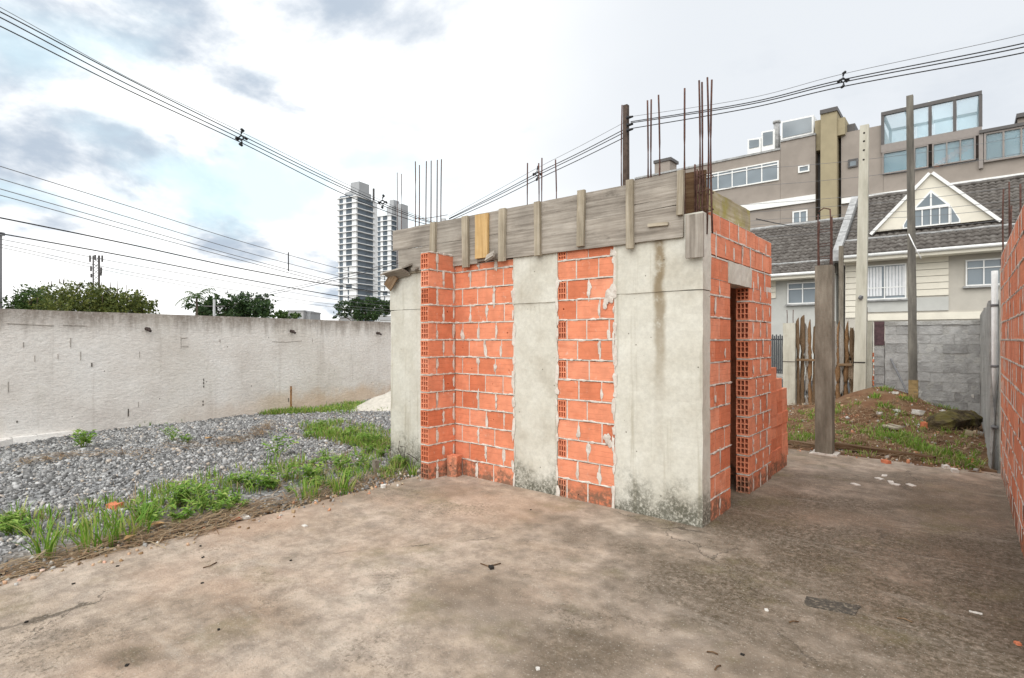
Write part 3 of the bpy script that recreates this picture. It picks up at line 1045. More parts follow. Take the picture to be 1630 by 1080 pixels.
# rear and left walls and the deck of the formwork, which keep the inside dark
bw = MB()
bw.box(XL + 0.05, XR - 0.14, YE - 0.14, YE - 0.01, 0, 2.6)
bw.box(XL + 0.05, XL + 0.18, YF + 0.23, YE - 0.15, 0, 2.6)
bw.build('rear_wall', BRICK, shed)
MB().box(XL + 0.2, XR - 0.20, YF + 0.24, YE - 0.16, 2.62, 2.66).build('formwork_deck', WOOD, shed)

# ---- formwork: two tiers of boards, battens, scraps
ZB0, ZB1, ZB2 = 2.47, 2.755, 3.035
def board(name, x0, x1, y, z0, z1, th, matl, tilt=0.0, parent=None, lab=None):
    L, H = x1 - x0, z1 - z0
    me = rough_box(-L / 2, L / 2, 0, th, -H / 2, H / 2, 0.09, 0.0035, rng.random() * 90, 4.0).mesh(name, matl)
    o = link(name, me, parent or shed, ((x0 + x1) / 2, y, (z0 + z1) / 2), (0, tilt, 0))
    if lab:
        o['label'] = lab
    return o
YBD = YF - 0.034
xb0, xb1 = onY(625, YBD), onY(1097, YBD)
board('formwork_board', xb0, onY(1001, YBD), YBD, ZB1 + 0.007, ZB2 - 0.01, 0.024, WOOD, 0.001)
board('formwork_board', onY(1001, YBD) + 0.004, onY(1083, YBD), YBD - 0.002, ZB1 + 0.075, ZB2 + 0.012, 0.024, WOOD, -0.01)
board('formwork_board', onY(1002, YBD) + 0.004, onY(1078, YBD), YBD - 0.004, ZB1 + 0.004, ZB1 + 0.072, 0.024, WOOD, -0.03)
board('formwork_board', onY(634, YBD), onY(760, YBD), YBD, ZB0 - 0.005, ZB1 + 0.004, 0.024, WOOD, 0.001)
board('formwork_board', onY(760, YBD) + 0.004, onY(1087, YBD), YBD, ZB0 + 0.01, ZB1 + 0.004, 0.024, WOOD, 0.001)
YBT = YBD - 0.036
def batten(px0, px1, y0, y1, matl=BATTEN, th=0.034, rot=0.0):
    x0, x1 = onY(px0, YBT), onY(px1, YBT)
    xm = (x0 + x1) / 2
    za, zb = zat(y1, xm, YBT), zat(y0, xm, YBT)
    L = zb - za
    me = rough_box(-L / 2, L / 2, 0, th, -(x1 - x0) / 2, (x1 - x0) / 2, 0.07, 0.003, rng.random() * 90, 5.0).mesh('batten', matl)
    return link('batten', me, shed, (xm, YBT, (za + zb) / 2), (0, math.pi / 2 + rot, 0))
batten(684, 692, 354, 405, rot=0.02)
batten(735, 744, 344, 426, rot=-0.02)
o = batten(756, 776, 341, 411, PLYWOOD, 0.03)
o['label'] = 'short wide orange plywood piece'
batten(793, 803, 332, 416, rot=0.015)
batten(850, 859, 321, 407, rot=-0.01)
batten(918, 929, 303, 392, rot=0.02)
batten(996, 1007, 286, 396)
batten(1077, 1087, 271, 342, rot=0.02)
board('scrap_strip', onY(1030, YBT), onY(1062, YBT), YBT + 0.012, zat(360, onY(1046, YBT), YBT), zat(355, onY(1046, YBT), YBT), 0.02, BATTEN, 0.04)
# upright board on the corner column
batten(1091, 1119, 341, 410, WOOD, 0.026)
# end board seen behind the corner rebar and mossy board along the side
me = rough_box(-0.15, 0.15, 0, 0.025, -0.24, 0.24, 0.08, 0.004, 5, 5.0).mesh('formwork_board', DARKPLANK)
link('formwork_board', me, shed, (XR - 0.17, YF + 0.12, 2.83), (0, 0, 0.1))
Lb = onX(1203, XR) - YF - 0.12
me = rough_box(-Lb / 2, Lb / 2, 0, 0.028, -0.125, 0.125, 0.08, 0.005, 6, 4.0).mesh('formwork_board', MOSSWOOD)
o = link('formwork_board', me, shed, (XR - 0.06, YF + 0.12 + Lb / 2, 2.835), (0, -0.015, math.pi / 2))
o['label'] = 'mossy yellowish board along the side wall'
# scraps hanging at the left end
def scrap(pxa, pya, pxb, pyb, wd, y, roll, matl=WOOD):
    xa, xb = onY(pxa, y), onY(pxb, y)
    A, B = Vector((xa, y, zat(pya, xa, y))), Vector((xb, y, zat(pyb, xb, y)))
    d = B - A
    me = rough_box(-d.length / 2, d.length / 2, -wd / 2, wd / 2, -0.012, 0.012, 0.08, 0.004, rng.random() * 50, 5.0).mesh('scrap_board', matl)
    o = link('scrap_board', me, shed, (A + B) / 2)
    o.rotation_euler = (roll, -math.atan2(d.z, math.hypot(d.x, d.y)), math.atan2(d.y, d.x))
    return o
scrap(612, 436, 652, 422, 0.16, YF - 0.08, 0.35)
scrap(616, 440, 646, 432, 0.15, YF - 0.10, -0.5)
scrap(628, 438, 617, 458, 0.14, YF - 0.08, 1.4, BROWNWOOD)
scrap(774, 412, 787, 404, 0.10, YF - 0.10, 0.9)
scrap(657, 428, 664, 427, 0.06, YF - 0.07, 0.2)
MB().box(xs_(640), xs_(672), YF - 0.03, YF - 0.012, 2.44, 2.465).build('ledger_strip', BATTEN, shed)

# ---- rebar
def bar(px, pytop, y, z0=2.5, r=0.007, bend=0.0, matl=RUST):
    x = onY(px, y)
    z1 = zat(pytop, x, y)
    pts = []
    b1 = rng.uniform(-1, 1) * 0.014
    for i in range(7):
        t = i / 6
        pts.append((x + (b1 * math.sin(t * 3.0) + bend * t * t) - bend, y + b1 * math.sin(t * 2.1), z0 + (z1 - z0) * t))
    return MB().tube(pts, r, 6).build('rebar', matl, shed, True)
for px, pt in ((660, 257), (667, 263), (679, 257), (686, 256), (696, 255), (703, 254)):
    bar(px, pt, YF + rng.choice((0.06, 0.14)), bend=0.01)
for px, pt in ((632, 275), (639, 277)):
    bar(px, pt, YE - 0.2)
for px, pt in ((840, 260), (857, 260), (863, 252), (883, 254)):
    bar(px, pt, YF + rng.choice((0.05, 0.15)))
for px, pt in ((1030, 160), (1037, 159), (1047, 151)):
    bar(px, pt, YF + rng.choice((0.05, 0.14)), r=0.008)
bar(991, 168, YF + 0.09, r=0.0065)
for px, pt in ((1090, 141), (1112, 128), (1117, 131), (1125, 123), (1134, 128)):
    bar(px, pt, YF + 0.05 + 0.08 * rng.random(), r=0.0085)
for px, pt in ((1106, 262), (1110, 270), (1120, 280), (1115, 285)):
    bar(px, pt, YF + 0.06 + 0.08 * rng.random(), r=0.008)
# stirrups tying the corner bars
for zz in (2.72, 2.86, 3.0):
    x0, x1 = xs_(1108), xs_(1126)
    MB().tube([(x0, YF + .04, zz), (x1, YF + .04, zz + .01), (x1, YF + .15, zz), (x0, YF + .15, zz - .01), (x0, YF + .04, zz)], 0.004, 5).build('stirrup', RUST, shed, True)
x0, x1 = xs_(648), xs_(703)
MB().tube([(x0, YF + .1, zat(347, x0, YF)), ((x0 + x1) / 2, YF + .1, zat(345, (x0 + x1) / 2, YF)), (x1, YF + .1, zat(340, x1, YF))], 0.004, 5).build('tie_wire', RUST, shed, True)
# bent wires at the foot of the left column
for pts in (((636, 702), (634, 715), (640, 728), (643, 741)), ((637, 711), (645, 712), (644, 728), (645, 741)), ((648, 722), (658, 728), (666, 734))):
    q = []
    for a, b_ in pts:
        x = onY(a, YF - 0.05)
        q.append((x, YF - 0.05, zat(b_, x, YF - 0.05)))
    MB().tube(q, 0.005, 5).build('bent_wire', DARKRUST, shed, True)

# loose brick standing at the foot of the rib, its own thing
bx, by = gnd(721, 759)
me = brick_mesh(0.13, 0.24, 0.115, 'chip7')
o = link('loose_brick', me.copy(), None, (bx, by - 0.02, 0.0), (0, 0, 0.25))
tag(o, 'single brick standing on end in the corner by the shed rib', 'brick')

# stack of stored bricks behind the shed
stack_root = None
Y0s = YE + 0.06
k = 0
POSN = {0: 'at the shed side', 1: 'at the far side'}
for col, (ya, ncourse) in enumerate(((Y0s, 9), (Y0s + 0.26, 8), (Y0s + 0.52, 7))):
    for c in range(ncourse):
        me = brick_mesh(0.24, 0.14, 0.19, 'plain%d' % (c % 3))
        for d in range(2):
            o = link('stored_brick', me, None, (XR - 0.02 - d * 0.20 + rng.uniform(-.008, .008), ya + 0.12 + rng.uniform(-.006, .006), c * 0.1402), (0, 0, ROTR + rng.uniform(-.02, .02)))
            tag(o, 'orange hollow brick stored in the stepped stack behind the shed doorway', 'brick', 'bricks stacked behind the shed')
# ================================================================== LONG BRICK WALL ON THE RIGHT
lw = thing('long_brick_wall', 'tall orange grooved-brick wall running along the right edge', 'wall', (XW, 6.0, 0))
core = MB().box(XW + 0.135, XW + 0.16, 3.6, 8.80, 0, 2.58).build('wall_core', MORTAR, lw)
lay(core, 'L', 3.62, 8.80, XW, 0, 2.60, smear=0.5, chip=0.05)
rough_box(XW - 0.008, XW + 0.15, 8.803, 8.93, -0.1, 2.45, 0.07, 0.006, 21, 6.0).build('end_column', COLUMN, lw)
def rbar(parent, x, y, z0, z1, r=0.008, bend=0.02):
    b1 = rng.uniform(-1, 1) * bend
    return MB().tube([(x + b1 * math.sin(t * 2.6), y + b1 * math.cos(t * 2), z0 + (z1 - z0) * t) for t in (0, .2, .4, .6, .8, 1)], r, 6).build('rebar', RUST, parent, True)
for px, py in ((1599, 302), (1606, 292), (1611, 330), (1624, 296)):
    Y = 8.85 if px < 1615 else 7.6
    X = onY(px, Y)
    rbar(lw, min(max(X, XW + 0.02), XW + 0.14), Y + rng.uniform(-.03, .03), 2.3, zat(py, XW, Y), 0.009)

pipe = thing('drain_pipe', 'thin white vertical pipe at the end of the right brick wall', 'pipe', (XW - 0.05, 8.97, 0))
px_, py_ = XW - 0.05, 8.985
MB().tube([(px_, py_, 0.0), (px_ + .004, py_, 1.2), (px_, py_, 2.44)], 0.033, 12).build('pipe', PVC, pipe, True)
for z in (0.5, 1.25, 2.0):
    MB().tube([(px_, py_, z), (px_, py_, z + 0.03)], 0.038, 12).build('clamp', GREYCABLE, pipe, True)

# rough rendered wall beyond it
XS = 0.245
sw = rough_box(XS, XS + 0.16, 9.02, 14.78, -0.15, 2.09, 0.08, 0.016, 31, 3.0).build('rendered_boundary_wall', GREYRENDER)
tag(sw, 'rough grey cement-rendered boundary wall past the white pipe', 'wall')

# ================================================================== GREY BLOCK WALL AT THE BACK
YBK = 14.62
xbl = onY(1409, YBK)
bwall = thing('block_wall', 'grey concrete block wall closing the back of the yard', 'wall', (-0.5, YBK, 0))
bcore = MB().box(xbl, XS - 0.004, YBK + 0.005, YBK + 0.13, -0.2, 1.97).build('wall_core', GREYRENDER, bwall)
BK = {}
def block(L):
    k = round(L, 2)
    if k not in BK:
        BK[k] = [rough_box(-k / 2, k / 2, 0, 0.11, 0, 0.188, 0.06, 0.007, 41 + i + k, 9.0).mesh('concrete_block', BLOCK) for i in range(3)]
    return rng.choice(BK[k])
z, i = -0.1, 0
while z < 1.8:
    a = xbl
    first = True
    while a < XS - 0.06:
        L = 0.20 if (first and i % 2) else 0.39
        L = min(L, XS - 0.004 - a)
        first = False
        link('concrete_block', block(L), bcore, (a + L / 2, YBK + rng.uniform(-.006, .006), z))
        a += L + 0.01
    z += 0.2
    i += 1
rough_box(xbl - 0.01, XS - 0.005, YBK - 0.02, YBK + 0.14, 1.9, 1.985, 0.07, 0.014, 44, 5.0).build('coping', GREYRENDER, bwall)

# narrow pier with the maroon metal sheet
xg0, xg1 = onY(1391, YBK), onY(1408, YBK)
pier = thing('block_pier', 'narrow grey block pier with a maroon metal sheet on top', 'pier', ((xg0 + xg1) / 2, YBK, 0))
pc = MB().box(xg0, xg1 - 0.005, YBK + 0.05, YBK + 0.14, -0.1, 1.55).build('pier_core', GREYRENDER, pier)
z = 0.0
for i in range(7):
    link('concrete_block', block(xg1 - xg0 - 0.01), pc, ((xg0 + xg1) / 2, YBK + 0.03 + rng.uniform(-.006, .006), z))
    z += 0.2
rough_box(xg0, xg1 - 0.004, YBK + 0.03, YBK + 0.05, zat(550, xg0, YBK), zat(512, xg0, YBK), 0.06, 0.005, 3, 6.0).build('metal_sheet', MAROON, pier)
for k in range(7):
    zk = .42 + .13 * k
    rough_box(xg0 - rng.uniform(.012, .04), xg0 - .001, YBK + .04, YBK + .10, zk, zk + rng.uniform(.05, .11), .02, .012, 4 + k, 20.0).build('broken_brick_edge', CLAYBIT, pier)

# ================================================================== STAKE FENCE
YFN = 14.7
def fence_post(px0, px1, pytop, label):
    x0, x1 = onY(px0, YFN), onY(px1, YFN)
    zt = zat(pytop, (x0 + x1) / 2, YFN)
    t = thing('concrete_fence_post', label, 'fence post', ((x0 + x1) / 2, YFN, -0.1))
    rough_box(x0, x1, YFN - 0.1, YFN + 0.06, -0.2, zt, 0.07, 0.007, rng.random() * 60, 5.0).build('post', PALEPOST, t)
    return t, x0, x1, zt
t, x0, x1, zt = fence_post(1248, 1267, 515, 'pale concrete fence post nearest the shed, left of the wooden stakes')
for q in (0.25, 0.8):
    rbar(t, x0 + (x1 - x0) * q, YFN - 0.02, zt - 0.1, zt + 0.33, 0.009, 0.01)
MB().tube([(x0 - .01, YFN - .11, 1.05), (x1 + .01, YFN - .112, 1.05)], 0.006, 5).build('wire_tie', DARKRUST, t)
t, x0, x1, zt = fence_post(1372, 1389, 512, 'pale concrete fence post between the tall pale pole and the block pier')
rbar(t, (x0 + x1) / 2, YFN - 0.02, zt - 0.1, zt + 0.32, 0.009, 0.01)

fence = thing('stake_fence', 'fence of upright weathered split-wood stakes behind the concrete post', 'fence', (onY(1310, YFN), YFN, -0.1))
SM = []
for i in range(5):
    rr = random.Random(70 + i)
    mb = MB()
    pts, rad = [], []
    for k in range(8):
        pts.append((rr.uniform(-.012, .012), rr.uniform(-.01, .01), k / 7.0))
        rad.append(rr.uniform(0.8, 1.2) * (1.0 if k < 7 else 0.7))
    # flattened, split stakes
    mb.tube(pts, rad, 7)
    vs = []
    for (x, y, z) in mb.v:
        c = pts[min(7, int(round(z * 7)))]
        vs.append((x, y * 0.6, z))
    mb.v = vs
    SM.append(mb.mesh('stake', wood('split_stake_%s' % 'abcde'[i], [((0.07, 0.045, 0.025), (0.17, 0.11, 0.06), (0.30, 0.22, 0.15)),
              ((0.10, 0.07, 0.045), (0.24, 0.18, 0.12), (0.40, 0.33, 0.26)), ((0.08, 0.05, 0.03), (0.22, 0.125, 0.06), (0.36, 0.23, 0.13)),
              ((0.14, 0.12, 0.10), (0.30, 0.275, 0.24), (0.42, 0.40, 0.37)), ((0.06, 0.04, 0.025), (0.14, 0.09, 0.05), (0.26, 0.19, 0.13))][i]), True))
px = 1269.0
while px < 1372:
    wpx = rng.uniform(4.5, 8.0)
    x = onY(px + wpx / 2, YFN)
    wd = wpx / 70.0
    h = zat(516 + rng.uniform(-4, 10), x, YFN) + 0.2
    if px < 1274:
        h += 0.12
    o = link('stake', rng.choice(SM), fence, (x, YFN + rng.uniform(-.03, .03), -0.2), (rng.uniform(-.02, .02), rng.uniform(-.025, .025), rng.uniform(-.5, .5)))
    o.scale = (wd * 0.66, wd * 0.6, h)
    px += wpx * .85 + (rng.uniform(0.0, 1.0) if rng.random() < .8 else 3)
for (a, b_, z) in ((1268, 1302, 1.07), (1334, 1356, 0.98)):
    x0, x1 = onY(a, YFN - .1), onY(b_, YFN - .1)
    rough_box(x0, x1, YFN - 0.115, YFN - 0.075, z, z + 0.055, 0.06, 0.006, a, 8.0).build('rail', BROWNWOOD, fence)

# ================================================================== POSTS AND POLES
pX, pY = gnd(1313, 722)
post = thing('concrete_column_post', 'dark square concrete post with rusty rebar on top standing on the slab edge', 'post', (pX, pY, 0))
hw = 0.105
zt = zat(424, pX, pY)
rough_box(pX - hw, pX + hw, pY - hw, pY + hw, -0.05, zt, 0.07, 0.005, 51, 5.0).build('shaft', POST, post)
for dx_, dy_, py in ((-.07, -.07, 342), (.07, -.07, 336), (-.07, .07, 350), (.075, .07, 345)):
    rbar(post, pX + dx_, pY + dy_, zt - 0.1, zat(py, pX, pY), 0.009, 0.03)
for z in (zt + .12, zt + .3, zt + .5):
    MB().tube([(pX - .07, pY - .07, z), (pX + .07, pY - .07, z + .01), (pX + .07, pY + .07, z), (pX - .07, pY + .07, z - .01), (pX - .07, pY - .07, z)], 0.004, 5).build('stirrup', RUST, post)
MB().tube([(pX - .07, pY - .07, zat(338, pX, pY)), (pX, pY - .07, zat(333, pX, pY)), (pX + .07, pY - .07, zat(336, pX, pY))], 0.008, 6).build('bent_rebar', RUST, post, True)
rough_box(pX - 0.16, pX + 0.17, pY - 0.17, pY + 0.14, -0.02, 0.018, 0.05, 0.012, 8, 9.0).build('mortar_foot', MORTAR, post)

# tall pale double-T pole with holes
plx = onY(1368, 14.30)
tp = thing('pale_utility_pole', 'tall pale tapered concrete pole with bolt holes beside the stake fence', 'pole', (plx, 14.30, 0))
ztop = zat(202, plx, 14.3)
def taper(name, x, y, w0, w1, d0, d1, z0, z1, matl, parent, lean=(0, 0)):
    mb = MB()
    n = 14
    for i in range(n + 1):
        t = i / n
        w_, d_ = (w0 + (w1 - w0) * t) / 2, (d0 + (d1 - d0) * t) / 2
        cx, cy, z = x + lean[0] * t, y + lean[1] * t, z0 + (z1 - z0) * t
        j = lambda: rng.uniform(-.003, .003)
        mb.v += [(cx - w_ + j(), cy - d_ + j(), z), (cx + w_ + j(), cy - d_ + j(), z), (cx + w_ + j(), cy + d_ + j(), z), (cx - w_ + j(), cy + d_ + j(), z)]
    for i in range(n):
        for k in range(4):
            mb.f.append((i * 4 + k, i * 4 + (k + 1) % 4, i * 4 + 4 + (k + 1) % 4, i * 4 + 4 + k))
    mb.f += [(0, 1, 2, 3), tuple(n * 4 + k for k in range(4))]
    return mb.build(name, matl, parent)
taper('shaft', plx, 14.3, 0.235, 0.165, 0.17, 0.12, 0.0, ztop, PALEPOST, tp, (0.10, 0))
for py in (215, 228, 242, 257):
    z = zat(py, plx, 14.3)
    t_ = z / ztop
    d_ = 0.085 - 0.025 * t_
    MB().tube([(plx + .10 * t_, 14.3 - d_ - 0.002, z), (plx + .10 * t_, 14.3 - d_ + 0.02, z)], 0.022, 10).build('bolt_hole', CHARCOAL, tp)
MB().tube([(plx + .02, 14.20, zat(474, plx, 14.3)), (plx + .06, 14.18, zat(476, plx, 14.3) + .01)], 0.05, 8).build('cable_bracket', GREYCABLE, tp)
z = zat(577, plx, 14.3)
MB().box(plx - 0.118, plx + 0.12, 14.21, 14.395, z - 0.012, z + 0.012).build('joint_band', CHARCOAL, tp)

dx2 = onY(1454, 13.7)
dp = thing('dark_utility_pole', 'tall dark weathered pole standing in front of the grey block wall', 'pole', (dx2, 13.7, 0.3))
ztop = zat(152, dx2, 13.7)
taper('shaft', dx2, 13.7, 0.15, 0.115, 0.15, 0.11, 0.1, ztop, DARKPOLE, dp, (-0.06, 0))
taper('ochre_foot', dx2, 13.7, 0.156, 0.156, 0.156, 0.156, 0.35, zat(605, dx2, 13.7), plain('ochre_stain', (0.27, 0.19, 0.09), .9, .2, .3, 8), dp)
za = zat(372, dx2, 13.6)
MB().tube([(dx2 - .07, 13.6, za), (dx2 + .02, 13.58, za - .25), (dx2 + .13, 13.6, za - .52)], 0.011, 6).build('hanging_cable', PVC, dp, True)

# leaning stick against the back wall, planks, pipe stubs
a, b_ = onY(1417, 14.45), onY(1447, 14.3)
o = MB().tube([(b_, 13.95, hdirt(b_, 13.95)), (a, 14.56, zat(572, a, 14.5))], 0.02, 7).build('leaning_stick', GREYCABLE)
tag(o, 'thin grey stick leaning on the grey block wall', 'stick')
a = onY(1336, 15.6)
o = taper('street_post', onY(1339, 16.2), 16.2, .10, .10, .10, .10, 0.02, zat(392, onY(1339, 16.2), 16.2), POST, None)
tag(o, 'slim dark wooden post behind the square concrete post', 'post')

# ================================================================== LEFT BOUNDARY WALL
A = Vector((*gnd(0, 705), 0))
Bq = Vector((*gnd(600, 634), 0))
dW = (Bq - A).normalized()
nW = Vector((dW.y, -dW.x, 0))       # towards the yard
L0, L1 = -5.0, (Bq - A).length + 8.5
lwl = thing('whitewashed_wall', 'long rough whitewashed boundary wall with grimy top on the left', 'wall', tuple(A))
me = rough_box(L0, L1, 0.0, 0.14, -0.35, 2.07, 0.17, 0.007, 61, 1.3).mesh('wall_face', LEFTWALL)
Mw = Matrix.Translation(A) @ Matrix.Rotation(math.atan2(dW.y, dW.x), 4, 'Z')
for v in me.vertices:
    v.co = Mw @ v.co
face = link('wall_face', me, lwl)
def wall_pt(px, py):
    """point of the left wall seen at a pixel"""
    a, b = ray(px)
    # A + s*dW = t*(a,b)
    det = a * (-dW.y) + b * dW.x
    t = (A.x * (-dW.y) + A.y * dW.x) / det
    X, Y = a * t, b * t
    return Vector((X, Y, zat(py, X, Y)))
inw = Vector((-dW.y, dW.x, 0))
yard = -inw if (Vector((0, 0, 0)) - A).dot(-inw) > 0 else inw
def slot(px, y0, y1, wd=0.018, name='slot', m_=None):
    p, q = wall_pt(px, y0), wall_pt(px, y1)
    mb = MB()
    M = Matrix.Translation(p) @ Matrix.Rotation(math.atan2(dW.y, dW.x), 4, 'Z')
    mb.box(-wd / 2, wd / 2, -0.009, 0.02, q.z - p.z, 0, M)
    mb.build(name, m_ or HOLEDARK, lwl)
for px, y0, y1 in ((324, 603, 607), (324, 608.5, 612), (324, 614, 617), (323, 638, 641), (323, 643, 646), (204, 651, 663),
                   (459, 634, 640), (27, 670, 673), (146, 578, 584)):
    slot(px, y0, y1, 0.016)
for px, y0, y1 in ((112, 538, 553), (128, 560, 574), (55, 566, 576), (37, 545, 553), (222, 560, 570), (497, 539, 545), (92, 564, 572), (350, 541, 545), (519, 638, 643), (13, 608, 625), (220, 640, 648)):
    slot(px, y0, y1, 0.008, 'open_joint', WALLJOINT)
for pts in (((288, 537), (288, 552), (300, 552)), ((288, 539), (298, 538)), ((10, 515), (50, 517), (86, 519)), ((100, 518), (138, 519)), ((433, 544), (455, 545), (480, 543))):
    q = [wall_pt(*p) + yard * 0.003 for p in pts]
    MB().tube(q, 0.006, 5).build('crack', WALLJOINT, lwl)
for px, py in ((233, 523), (463, 527), (600, 530)):
    p = wall_pt(px, py)
    mb = MB()
    mb.tube([p - yard * 0.05, p + yard * 0.10 + Vector((0, 0, -.02))], 0.035, 9)
    mb.tube([p + yard * 0.10 + Vector((-.03, 0, -.02)), p + yard * 0.12 + Vector((0.05, 0, -.05))], 0.025, 7)
    mb.build('pipe_stub', DARKRUST, lwl, True)
# broken lower render strip with mud where the wall is split
p, q = wall_pt(463, 615), wall_pt(463, 648)
M = Matrix.Translation(p) @ Matrix.Rotation(math.atan2(dW.y, dW.x), 4, 'Z')
MB().box(-.018, .018, -0.010, 0.02, q.z - p.z, 0, M).build('exposed_joint', plain('rusty_mud', (0.30, 0.15, 0.05), .9, .1, .4, 20), lwl)
# low footing ledge at the near foot of the wall
mb = MB()
pts = [gnd(x, y) for x, y in ((-60, 722), (20, 704), (60, 699), (130, 690))]
for i in range(3):
    a_, b2 = Vector((*pts[i], 0)), Vector((*pts[i + 1], 0))
    mb.add([a_ + Vector((0, 0, .06)), b2 + Vector((0, 0, .05)), b2 - yard * .25 + Vector((0, 0, .08)), a_ - yard * .25 + Vector((0, 0, .09)),
            a_ + yard * .05 + Vector((0, 0, -.1)), b2 + yard * .05 + Vector((0, 0, -.1))], [(0, 1, 2, 3), (4, 5, 1, 0)])
mb.build('footing', LEFTWALL, lwl)
# ================================================================== GRAVEL, GRASS, DEBRIS
def stones(name, pts, sizes, matl):
    n = len(pts)
    cube = np.array([(-1, -1, -1), (1, -1, -1), (1, 1, -1), (-1, 1, -1), (-1, -1, 1), (1, -1, 1), (1, 1, 1), (-1, 1, 1)], float) * 0.5
    V = cube[None] * (1 + npr.uniform(-.45, .25, (n, 8, 3)))
    V = V * sizes[:, None, None] * npr.uniform(0.55, 1.2, (n, 1, 3))
    ang = npr.uniform(0, 2 * np.pi, (n, 3))
    for ax in range(3):
        c, s = np.cos(ang[:, ax])[:, None], np.sin(ang[:, ax])[:, None]
        i, j = [(1, 2), (0, 2), (0, 1)][ax]
        a, b = V[:, :, i].copy(), V[:, :, j].copy()
        V[:, :, i] = a * c - b * s
        V[:, :, j] = a * s + b * c
    V = V + np.array(pts)[:, None, :]
    f = np.array([(0, 3, 2, 1), (4, 5, 6, 7), (0, 1, 5, 4), (1, 2, 6, 5), (2, 3, 7, 6), (3, 0, 4, 7)])
    F = (f[None] + (np.arange(n) * 8)[:, None, None]).reshape(-1, 4)
    return link(name, fast_mesh(name, V.reshape(-1, 3), F, matl))
pts, sz = [], []
tries = 0
while len(pts) < 66000 and tries < 500000:
    tries += 1
    x = rng.uniform(-12.3, -5.0)
    y = rng.uniform(-0.5, 11.5) if rng.random() < .75 else rng.uniform(0, 5)
    D = depth(x, y)
    L = x * CT + y * ST
    if D < 2.5 or L / D < -1.05:
        continue
    nz = mnoise.noise(Vector((x * .8, y * .8, 21)))
    keep = 1.0
    if x > -5.9 + 0.5 * nz:
        keep *= 0.16
    if y > 7.6 + 1.2 * nz:
        keep *= 0.25
    n5 = mnoise.noise(Vector((x * 1.7, y * 1.7, 33)))
    if nz > 0.25:
        keep *= 0.5
    if n5 > 0.3:
        keep *= 0.4
    if rng.random() > keep:
        continue
    s = rng.uniform(0.010, 0.028) if rng.random() < .95 else rng.uniform(0.028, 0.055)
    pts.append((x, y, hgrav(x, y) + s * 0.18))
    sz.append(s)
o = stones('gravel', pts, np.array(sz), STONE)
stuff(o, 'grey crushed-stone gravel spread along the whitewashed wall', 'gravel')

def blades(name, spec, matl, parent=None, curl=0.55, seed=1):
    """spec: list of (x, y, z, n, radius, height, width)"""
    rs = np.random.RandomState(seed)
    VV, FF, k = [], [], 0
    for (x, y, z, n, rad, h, wd) in spec:
        a = rs.uniform(0, 2 * np.pi, n)
        r = rad * np.sqrt(rs.uniform(0, 1, n))
        bx, by = x + r * np.cos(a), y + r * np.sin(a)
        hh = h * rs.uniform(.45, 1.15, n)
        da = a + rs.uniform(-1.2, 1.2, n)
        lean = hh * curl * rs.uniform(.2, 1.3, n)
        wv = wd * rs.uniform(.6, 1.3, n)
        pa = da + np.pi / 2 + rs.uniform(-.6, .6, n)
        V = np.zeros((n, 8, 3))
        for i, (t, ws) in enumerate(((0, .6), (.38, 1.0), (.72, .75), (1.0, .08))):
            cx = bx + np.cos(da) * lean * t ** 1.8
            cy = by + np.sin(da) * lean * t ** 1.8
            cz = z + hh * (t - .28 * t * t * (lean / np.maximum(hh, 1e-3)))
            for sgn in (0, 1):
                q = (sgn * 2 - 1) * wv * ws * .5
                V[:, i * 2 + sgn] = np.stack([cx + np.cos(pa) * q, cy + np.sin(pa) * q, cz], 1)
        f = np.array([(0, 1, 3, 2), (2, 3, 5, 4), (4, 5, 7, 6)])
        F = (f[None] + (np.arange(n) * 8 + k)[:, None, None]).reshape(-1, 4)
        VV.append(V.reshape(-1, 3))
        FF.append(F)
        k += n * 8
    return link(name, fast_mesh(name, np.concatenate(VV), np.concatenate(FF), matl, True), parent)

def gnd_on(px, py, hf):
    z = 0.0
    for _ in range(25):
        x, y = gnd(px, py, min(z, 1.2))
        y = min(y, 14.4) if hf is hdirt else y
        z = z * .5 + .5 * hf(x, y)
    return x, y
def gz(px, py, hf=hgrav):
    x, y = gnd(px, py)
    return x, y, hf(x, y)
def line(pts, m):
    out = []
    for i in range(len(pts) - 1):
        for k in range(m):
            t = (k + rng.random()) / m
            out.append((pts[i][0] + (pts[i + 1][0] - pts[i][0]) * t, pts[i][1] + (pts[i + 1][1] - pts[i][1]) * t))
    return out
# low green strip along the slab
spec, dry = [], []
for px, py in line([(20, 858), (200, 832), (300, 805), (420, 775), (520, 765), (600, 752), (650, 746)], 26):
    x, y, z = gz(px + rng.uniform(-10, 10), py + rng.uniform(-38, 8))
    if x > SLAB_X0 - 0.03:
        x = SLAB_X0 - rng.uniform(0.03, 0.3)
    spec.append((x, y, z, rng.randrange(8, 26), rng.uniform(.05, .14), rng.uniform(.06, .20), .010))
for px, py in line([(490, 690), (560, 700), (615, 705)], 22) + line([(500, 682), (615, 690)], 14):
    x, y, z = gz(px, py + rng.uniform(-8, 6))
    spec.append((x, y, z, 45, .2, .12, .012))
for px, py in line([(210, 672), (270, 668), (345, 660)], 9) + line([(425, 652), (480, 655), (560, 645), (618, 650)], 22):
    x, y, z = gz(px, py + rng.uniform(-4, 5))
    spec.append((x, y, z, 40, .28, .13, .014))
for px, py in line([(540, 655), (618, 640)], 16):
    x, y, z = gz(px, py + rng.uniform(-3, 8))
    spec.append((x, y, z, 40, .3, .12, .016))
dryspec = [(x + rng.uniform(-.12, .12), y + rng.uniform(-.12, .12), z, max(3, n_ // 3), r_ * 1.3, h_ * .9, .008) for (x, y, z, n_, r_, h_, w_) in spec]
o = blades('dry_grass', dryspec, DRYGRASS, seed=5, curl=.9)
stuff(o, 'withered brown grass mixed into the green along the slab edge', 'grass')
